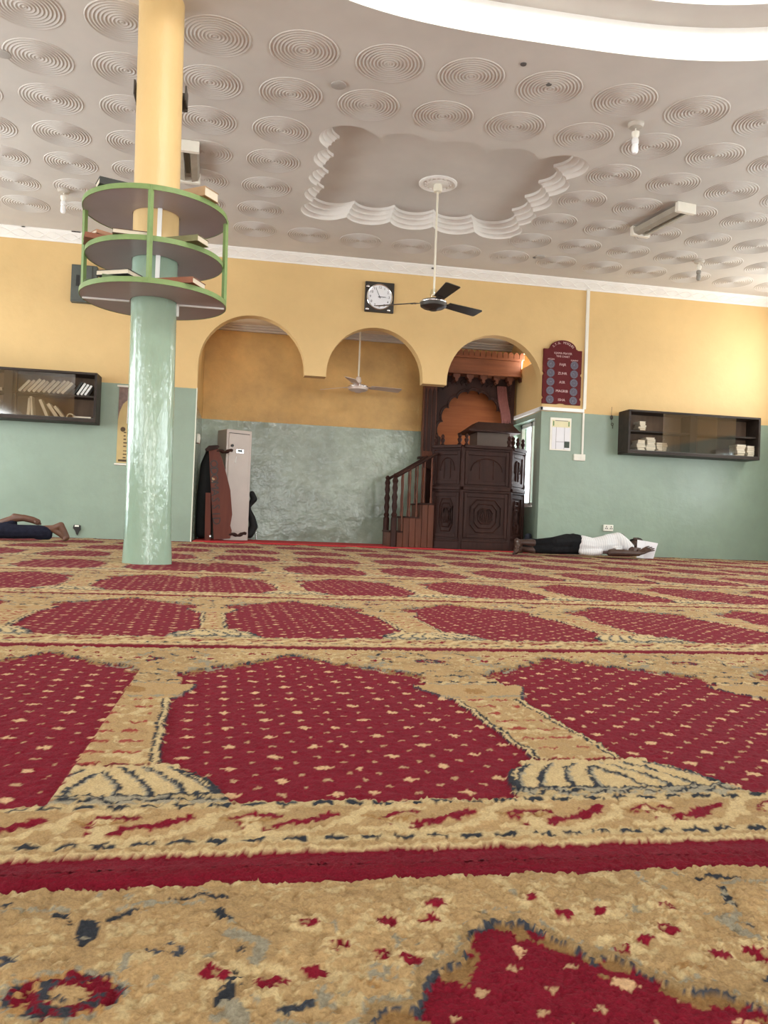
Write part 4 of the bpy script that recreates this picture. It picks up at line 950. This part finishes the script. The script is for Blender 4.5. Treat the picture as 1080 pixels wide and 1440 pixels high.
part(MB().box(2.40, 3.48, 9.99, 10.62, .56, .60), 'floor_board', wood_d, root)
part(MB().box(3.50, 3.53, 9.99, 10.62, FL, .80).box(3.49, 3.55, 9.97, 10.62, .76, .80), 'rear_side', wood_d, root)
# steps, closed with upright boards on the hall side
SX = [1.80, 1.985, 2.165, 2.345]; SH = [.20, .385, .56]
for k in range(3):
    part(MB().box(SX[k], 2.345, 9.93, 10.44, FL if k == 0 else SH[k-1]-.001, SH[k]), 'step', wood_m, root, bevel=.004)
    sub(MB().box(SX[k]-.015, SX[k+1], 9.915, 10.45, SH[k], SH[k]+.022), 'tread', wood_d, root.children[-1], bevel=.004)
n = 7
for k in range(n):
    a = SX[0]+(SX[3]-SX[0])*k/n; b_ = SX[0]+(SX[3]-SX[0])*(k+1)/n; zt = SH[min(2, int(3*(k+.5)/n))]
    part(MB().box(a+.002, b_-.002, 9.908, 9.928, FL, zt), 'side_plank', wood_m, root, bevel=.003)
for y, xo in ((9.90, .0), (10.45, 0)):
    zr = lambda x: .885+(x-1.84)*.62
    new = [(r_*1.3, z_) for r_, z_ in [(.030, 0), (.030, .36), (.022, .37), (.030, .40), (.018, .43), (.028, .50), (.020, .56), (.030, .62), (.018, .67), (.028, .73), (.020, .78), (.030, .82), (.018, .86), (.026, .885), (.012, .91), (0, .915)]]
    part(MB().lathe(new, (1.835+xo, y, FL), 14), 'newel_post', wood_d, root)
    for k in range(5):
        x = 1.935+.09*k; zb_ = SH[min(2, max(0, int((x-SX[0])/.182)))]+.02
        h = zr(x)-zb_
        part(MB().lathe([(.014, 0), (.016, h*.08), (.009, h*.14), (.014, h*.4), (.008, h*.55), (.013, h*.8), (.009, h*.9), (.012, h)], (x, y, zb_), 10), 'baluster', wood_m, root)
    part(MB().tube([(1.82, y, zr(1.82)+.005), (2.36, y, zr(2.36)+.005)], .019, 10), 'handrail', wood_d, root)
# ------------------------------------------------------------------ the carved canopy behind the pulpit
root = thing('carved_canopy', (3.0, 10.8, FL), 'tall carved wooden canopy with a scalloped arch and toothed cornice behind the pulpit', 'canopy')
cy0 = 10.62; AX0, AX1 = 2.375, 3.595; ACX = (AX0+AX1)/2+.03
part(MB().box(AX0+.02, AX1-.01, 10.93, 10.95, FL, 2.34), 'back_boards', wood_o, root)
for k in range(1, 12): pass
# scalloped arch screen
half = .44; lobes = []
ring = []
import itertools
def multifoil(n=9):
    pts = []; zb_, zt = 1.28, 2.12
    ctr = [(math.pi*(k+.5)/n) for k in range(n)]
    for k in range(n):
        a0, a1 = PI-k*PI/n, PI-(k+1)*PI/n
        p0 = Vector((half*math.cos(a0), .66*math.sin(a0)*.95)); p1 = Vector((half*math.cos(a1), .66*math.sin(a1)*.95)); mid = (p0+p1)/2; nrm = mid.normalized(); rr = (p1-p0).length/2
        for j in range(7):
            t = PI*j/6; v = mid+(p0-mid)*math.cos(t)+nrm*rr*.62*math.sin(t); pts.append((ACX+v.x, 1.50+v.y))
    return pts
mf = multifoil()
polyl = [(AX0+.10, .60), (AX0+.10, 2.36), (AX1-.02, 2.36), (AX1-.02, .60), (ACX+half, .60)] + mf[::-1] + [(ACX-half, .60)]
part(MB().prism(polyl, cy0+.04, cy0+.075), 'arch_screen', wood_d, root, smooth=0)
sc = root.children[-1]
cv = MB()
cv.tube([(x, cy0+.036, z+.0) for x, z in [(ACX+(x-ACX)*1.06, 1.5+(z-1.5)*1.05) for x, z in mf]], .010, 6)
rr = random.Random(5)
for s_ in (-1, 1):          # leaf scrolls in the spandrels
    for k in range(7):
        x = ACX+s_*(.10+.065*k); z = 2.26-.035*max(0, k-3)
        cv.tube([(x, cy0+.036, z+.04), (x+s_*.03, cy0+.03, z), (x+s_*.01, cy0+.034, z-.04), (x-s_*.015, cy0+.038, z-.01)], [.006, .010, .007, .003], 6)
    for k in range(9):
        z = 1.35+.085*k; cv.tube([(ACX+s_*.535, cy0+.037, z), (ACX+s_*.515, cy0+.03, z+.04), (ACX+s_*.54, cy0+.037, z+.075)], [.004, .011, .004], 6)
tag(sub(cv, 'carving', wood_d, sc), kind='stuff')
# pilaster on the left with panels, and the right post
part(MB().box(AX0-.06, AX0+.12, cy0+.0, cy0+.10, 1.20, 2.36), 'pilaster', wood_m, root, bevel=.004)
pi_ = root.children[-1]
mb = MB()
for x0_, x1_ in ((AX0-.045, AX0-.015), (AX0+.0, AX0+.045), (AX0+.06, AX0+.105)): mb.prism([(x0_, 1.30), (x1_, 1.30), (x1_, 2.10), ((x0_+x1_)/2, 2.16), (x0_, 2.10)], cy0-.012, cy0)
sub(mb, 'pilaster_panels', wood_d, pi_, bevel=.003)
part(MB().box(AX0-.10, AX0+.14, cy0-.03, cy0+.11, 1.19, 1.225).prism([(AX0-.06, 1.19), (AX0+.12, 1.19), (AX0+.09, 1.05), (AX0-.02, 1.08)], cy0, cy0+.09), 'bracket', wood_d, root, bevel=.004)
part(MB().box(AX0+.02, AX0+.12, cy0+.06, cy0+.16, FL, 1.19), 'left_post', wood_d, root)
part(MB().box(AX1-.075, AX1, cy0+.03, cy0+.12, FL, 2.36), 'right_post', wood_d, root, bevel=.004)
# draped red-brown cloth at the right side of the arch
cv = MB(); 
for k in range(6):
    x = 3.395+.022*k; cv.tube([(x-.05, cy0+.02, 2.24), (x-.03, cy0+.012, 2.05), (x+.02, cy0+.016, 1.85), (x+.035, cy0+.022, 1.70+.01*k)], [.012, .016, .015, .006], 8)
tag(part(cv, 'drape', mat('red_brown_cloth', (.17, .055, .045), .8, var=.15, scale=20), root), kind='stuff')
# cornice box with corbels and toothed crest
part(MB().box(AX0+.02, 3.60, cy0-.16, cy0+.16, 2.355, 2.585), 'cornice', wood_h, root, bevel=.004)
co = root.children[-1]
mb = MB()
mb.box(AX0+.0, 3.605, cy0-.18, cy0+.16, 2.345, 2.37).box(AX0+.0, 3.615, cy0-.19, cy0+.16, 2.56, 2.59)
sub(mb, 'cornice_moulding', wood_h, co, bevel=.004)
for k in range(16):
    x = AX0+.06+.0785*k
    part(MB().prism([(x-.036, 2.585)]+[(x+.034*math.cos(t)*(1 if abs(math.cos(t)) < .9 else 1.05), 2.625+.050*math.sin(t)) for t in [PI-PI*j/8 for j in range(9)]]+[(x+.036, 2.585)], cy0-.175, cy0-.15), 'crest_tooth', wood_h, root, smooth=0)
for k in range(7):
    x = AX0+.16+.187*k
    part(MB().prism([(x-.05, 2.345), (x+.05, 2.345), (x+.045, 2.30), (x+.02, 2.285), (x+.022, 2.26), (x, 2.235), (x-.022, 2.26), (x-.02, 2.285), (x-.045, 2.30)], cy0-.14, cy0-.05), 'corbel', wood_m, root, smooth=0)
# roofed reading desk standing inside the pulpit
root = thing('reading_desk', (3.12, 10.3, .60), 'dark hip-roofed wooden reading box standing inside the pulpit', 'lectern')
def frustum(mb, x0, x1, y0, y1, z0, X0, X1, Y0, Y1_, z1):
    return mb.add([(x0, y0, z0), (x1, y0, z0), (x1, y1, z0), (x0, y1, z0), (X0, Y0, z1), (X1, Y0, z1), (X1, Y1_, z1), (X0, Y1_, z1)], [(3, 2, 1, 0), (4, 5, 6, 7), (0, 1, 5, 4), (1, 2, 6, 5), (2, 3, 7, 6), (3, 0, 4, 7)])
part(MB().box(2.93, 3.37, 10.12, 10.48, .601, 1.555), 'box_body', mat('dull_brown_board', (.085, .055, .040), .6), root, bevel=.004)
mb = MB(); frustum(mb, 2.80, 3.47, 10.02, 10.58, 1.555, 2.95, 3.40, 10.16, 10.44, 1.675)
part(mb, 'hip_roof', wood_d, root, smooth=0)
part(MB().box(2.79, 3.48, 10.01, 10.59, 1.535, 1.56), 'eave_board', wood_d, root, bevel=.003)
# dark bag on the floor between pulpit and window wall
root = thing('dark_bundle', (3.55, 9.86, FL), 'dark navy cloth bundle on the floor between pulpit and niche window', 'bundle')
nav = mat('navy_cloth', (.012, .015, .028), .8, var=.3, scale=15, bmp=.3)
blob([[((3.535, 9.79, .085), .058), ((3.575, 9.86, .085), .048)], [((3.535, 9.80, .15), .052), ((3.58, 9.86, .16), .045)], [((3.545, 9.80, .21), .04), ((3.58, 9.84, .22), .036)]], 'cloth_bundle', nav, root, .012, 3)

# ================================================================== people
def hand_chain(wrist, dirv, upv, side, curl=.5, s=1.0):
    # palm, four unequal fingers with two bends each and a thumb leaving the side of the palm
    wv, d, u_ = Vector(wrist), Vector(dirv).normalized(), Vector(upv).normalized(); r_ = d.cross(u_).normalized()*side
    ch = []
    for k in range(4):
        o_ = r_*(.030-.020*k)*s
        ch.append([(wv, .019*s), (wv+d*.045*s+o_*.8, .013*s), (wv+d*.085*s+o_, .0115*s)])
        l = (.036, .043, .046, .038)[::-1][k]*s; b0 = wv+d*.088*s+o_
        d1 = (d*math.cos(curl*.5)-u_*math.sin(curl*.5)+r_*(.18-.12*k)); d2 = (d*math.cos(curl*1.2)-u_*math.sin(curl*1.2)+r_*(.18-.12*k)); d3 = (d*math.cos(curl*1.8)-u_*math.sin(curl*1.8))
        p1 = b0+d1*l; p2 = p1+d2*l*.75; p3 = p2+d3*l*.55
        ch.append([(b0, .0105*s), (p1, .0095*s), (p2, .0085*s), (p3, .0072*s)])
    t0 = wv+d*.025*s+r_*.028*s*-1
    t1 = t0+(d*.55-r_*.85-u_*.25).normalized()*.040*s; t2 = t1+(d*.9-r_*.35-u_*.3).normalized()*.032*s
    ch.append([(wv+d*.02*s, .016*s), (t0, .014*s), (t1, .0115*s), (t2, .009*s)])
    return ch
def head_chains(c, face, upv, s=1.0):
    c, f, u_ = Vector(c), Vector(face).normalized(), Vector(upv).normalized(); r_ = f.cross(u_).normalized()
    ch = [[(c+u_*.035*s-f*.01*s, .088*s)], [(c+u_*.03*s+f*.025*s, .078*s)], [(c-u_*.045*s+f*.035*s, .058*s), (c-u_*.085*s+f*.060*s, .030*s)], [(c-u_*.02*s+f*.10*s, .014*s), (c+u_*.02*s+f*.092*s, .010*s)],
          [(c-u_*.055*s+f*.088*s-r_*.015*s, .011*s), (c-u_*.055*s+f*.088*s+r_*.015*s, .011*s)]]
    for q in (-1, 1):
        ch.append([(c+r_*.082*s*q+u_*.01*s, .016*s), (c+r_*.085*s*q-u_*.022*s, .012*s)])
        ch.append([(c+f*.085*s+r_*.034*s*q+u_*.022*s, .014*s)])
    return ch
def foot_chains(ankle, toe, upv, s=1.0):
    a, t, u_ = Vector(ankle), Vector(toe), Vector(upv).normalized(); d = (t-a).normalized(); r_ = d.cross(u_).normalized(); l = (t-a).length
    heel = a-d*.045*s-u_*.045*s
    ch = [[(a+u_*.02, .036*s), (a-u_*.02*s, .038*s), (heel, .034*s)], [(heel, .033*s), (a+d*l*.4-u_*.03*s, .036*s), (a+d*l*.78-u_*.040*s, .034*s)], [(a, .034*s), (a+d*l*.45-u_*.01*s, .033*s), (a+d*l*.8-u_*.038*s, .028*s)]]
    for k in range(5):
        o_ = r_*(.034-.017*k)*s; e = (1.0, .99, .96, .91, .85)[k]
        ch.append([(a+d*l*.76-u_*.044*s+o_*.85, .015*s), (a+d*l*e-u_*.050*s+o_, (.0125, .010, .010, .0095, .009)[k]*s)])
    return ch
# --- man lying on his side by the wall, a white sheet held over his face
Y0 = 8.86
root = thing('person', (3.8, Y0, .02), 'person in white shirt and black trousers lying by the right wall behind a paper', 'person')
sh_u, sh_l = Vector((4.335, Y0-.02, .235)), Vector((4.335, Y0+.0, .085))
el_r, wr_r = Vector((4.40, Y0-.20, .085)), Vector((4.52, Y0-.13, .125))
el_l, wr_l = Vector((4.115, Y0-.22, .058)), Vector((4.44, Y0-.26, .058))
body = [[((3.80, Y0, .14), .075), ((4.0, Y0, .13), .07), ((4.22, Y0, .15), .08), ((4.36, Y0, .15), .07), ((4.44, Y0, .14), .050)],
        [(sh_u, .05), (el_r, .038), (wr_r, .026)], [(sh_l, .045), (el_l, .040), (Vector((4.26, Y0-.245, .062)), .042), (wr_l, .027)],
        [((3.24, Y0-.10, .055), .042), ((3.12, Y0+.0, .068), .036)], [((3.24, Y0-.10, .135), .042), ((3.115, Y0+.02, .135), .036)]]
body += hand_chain(wr_l, (.85, .0, .45), (-.4, -.5, .6), 1, .25, 1.05)
body += hand_chain(wr_r, (.8, .1, .2), (0, -1, .2), 1, .6, 1.0)
body += head_chains((4.53, Y0-.01, .145), (.15, -1, .1), (1, .1, .0), 1.0)
body += foot_chains((3.10, Y0+.01, .075), (2.985, Y0-.16, .065), (-.3, .2, .55), .95) + foot_chains((3.10, Y0+.03, .135), (3.0, Y0-.14, .105), (-.5, .2, .6), .95)
blob(body, 'body', skin_d, root, .0055, 3)
tr = [[((3.80, Y0, .165), .092), ((3.66, Y0-.06, .175), .083), ((3.44, Y0-.20, .152), .064), ((3.30, Y0-.10, .135), .055), ((3.165, Y0+.0, .132), .050)],
      [((3.82, Y0+.02, .105), .088), ((3.64, Y0-.04, .095), .078), ((3.42, Y0-.20, .078), .060), ((3.28, Y0-.10, .072), .053), ((3.16, Y0-.01, .070), .050)], [((3.86, Y0, .13), .105)], [((3.765, Y0+.02, .155), .108)]]
blob(tr, 'trousers', trous_k, root, .009, 3)
sm, nt, b = nodes_of('striped_cotton')
wv = nt.nodes.new('ShaderNodeTexWave'); wv.bands_direction = 'X'; wv.inputs['Scale'].default_value = 12; wv.inputs['Distortion'].default_value = 1.2
tc = nt.nodes.new('ShaderNodeTexCoord'); L(nt, tc.outputs['Object'], wv.inputs['Vector'])
r = ramp(nt, wv.outputs['Fac'], [(.05, (.58, .58, .60)), (.22, (.72, .71, .71))]); L(nt, r.outputs[0], b.inputs['Base Color']); b.inputs['Roughness'].default_value = .85
n = noise(nt, 14, 4); bump(nt, b, n.outputs['Fac'], .5, .02)
st = [[((3.865, Y0+.0, .135), .112), ((4.0, Y0, .122), .098), ((4.16, Y0, .145), .112), ((4.30, Y0-.01, .155), .098), ((4.37, Y0-.01, .15), .07)],
      [((4.31, Y0-.03, .215), .070), ((4.355, Y0-.09, .170), .062), ((4.385, Y0-.15, .125), .054)], [((4.33, Y0-.02, .08), .06), ((4.24, Y0-.12, .07), .055)],
      [((3.84, Y0-.06, .06), .040), ((3.93, Y0-.08, .052), .040), ((4.05, Y0-.08, .055), .040)], [((4.18, Y0, .20), .07), ((4.30, Y0-.01, .225), .07)]]
blob(st, 'shirt', sm, root, .008, 3)
hair = [[((4.575, Y0+.035, .155), .088)], [((4.53, Y0+.045, .15), .078)]]
blob(hair, 'hair', hair_m, root, .008, 2)
root.location.z += .015
root = thing('paper_sheet', (4.60, Y0-.20, .025), 'large white paper held before the face of the man lying at right', 'paper')
mb = MB(); yp = Y0-.185
q = [(4.455, .030), (4.46, .232), (4.565, .222), (4.715, .200), (4.70, .155), (4.665, .012+.015), (4.55, .024)]
n = len(q); dy = [0, .0, .018, .0, .0, .0, .018]
for s_ in (0, .003): mb.v += [(x, yp+dy[i]+s_, z) for i, (x, z) in enumerate(q)]
quads = [(0, 1, 2, 6), (6, 2, 3, 4, 5)]
mb.f = [f for f in quads]+[tuple(i+n for i in f[::-1]) for f in quads]+[(i, (i+1) % n, n+(i+1) % n, n+i) for i in range(n)]
part(mb, 'sheet', paper_m, root, smooth=0)
mb = MB()
for s_ in (0, .002): mb.v += [(x+.006, yp+.012+dy[i]+s_, z-.006) for i, (x, z) in enumerate(q)]
mb.f = [f for f in quads]+[tuple(i+n for i in f[::-1]) for f in quads]+[(i, (i+1) % n, n+(i+1) % n, n+i) for i in range(n)]
part(mb, 'back_leaf', paper_m, root, smooth=0)
# --- man lying face down at the left, only legs in view
Y2 = 8.12
root = thing('person', (-2.4, Y2, .02), 'person in navy trousers lying face down by the left wall, one bare foot raised', 'person')
body = [[((-2.62, Y2, .13), .10), ((-2.9, Y2, .12), .10), ((-3.12, Y2, .13), .10), ((-3.22, Y2, .14), .05)], [((-2.2, Y2-.06, .08), .05), ((-1.82, Y2-.06, .125), .038), ((-1.755, Y2-.06, .135), .034)],
        [((-2.45, Y2+.10, .08), .05), ((-2.17, Y2+.06, .205), .036)]]
body += [[((-1.755, Y2-.06, .138), .034), ((-1.70, Y2-.06, .165), .034)], [((-1.70, Y2-.06, .163), .033), ((-1.672, Y2-.06, .11), .033), ((-1.645, Y2-.06, .055), .030)], [((-1.75, Y2-.06, .115), .030), ((-1.69, Y2-.06, .075), .026), ((-1.655, Y2-.06, .045), .026)]]
for k in range(5): body.append([((-1.648, Y2-.06+.034-.017*k, .045), .014), ((-1.652-.014*(k > 2), Y2-.06+.034-.017*k, .026), .011)])
body += [[((-2.16, Y2+.06, .21), .034), ((-2.06, Y2+.05, .222), .033), ((-1.98, Y2+.05, .205), .033), ((-1.935, Y2+.05, .188), .030)], [((-2.15, Y2+.06, .235), .028), ((-2.08, Y2+.05, .225), .030)]]
for k in range(5): body.append([((-1.94, Y2+.05+.034-.017*k, .185), .015), ((-1.915-.010*k*.5, Y2+.05+.034-.017*k, .170), .011)])
for s_ in (-1, 1): body += [[((-3.14, Y2+s_*.17, .12), .05), ((-3.38, Y2+s_*.26, .06), .04), ((-3.55, Y2+s_*.08, .05), .027)]] + hand_chain((-3.55, Y2+s_*.08, .05), (-.4, -s_, 0), (0, 0, 1), s_, .3)
body += head_chains((-3.38, Y2, .15), (0, 0, -1), (-1, 0, .1), .95)
blob(body, 'body', mat('warm_brown_skin', (.13, .058, .034), .5, var=.25, scale=14), root, .0065, 3)
tr = [[((-2.60, Y2-.05, .13), .105), ((-2.35, Y2-.06, .10), .08), ((-2.1, Y2-.06, .092), .070), ((-1.90, Y2-.06, .098), .066), ((-1.825, Y2-.06, .10), .058)], [((-1.90, Y2-.06, .068), .046), ((-1.815, Y2-.06, .068), .045)],
      [((-2.64, Y2+.07, .13), .10), ((-2.46, Y2+.10, .10), .072), ((-2.28, Y2+.08, .13), .056), ((-2.165, Y2+.065, .165), .048)]]
blob(tr, 'trousers', trous_n, root, .009, 3)
blob([[((-2.62, Y2, .14), .112), ((-2.9, Y2, .13), .115), ((-3.14, Y2, .135), .11)], [((-3.14, Y2-.15, .125), .065), ((-3.30, Y2-.22, .08), .055)], [((-3.14, Y2+.15, .125), .065), ((-3.30, Y2+.22, .08), .055)]], 'shirt', shirt_b, root, .01, 3)
blob([[((-3.41, Y2, .185), .088)], [((-3.37, Y2, .20), .075)]], 'hair', hair_m, root, .009, 2)
root.location.z += .006
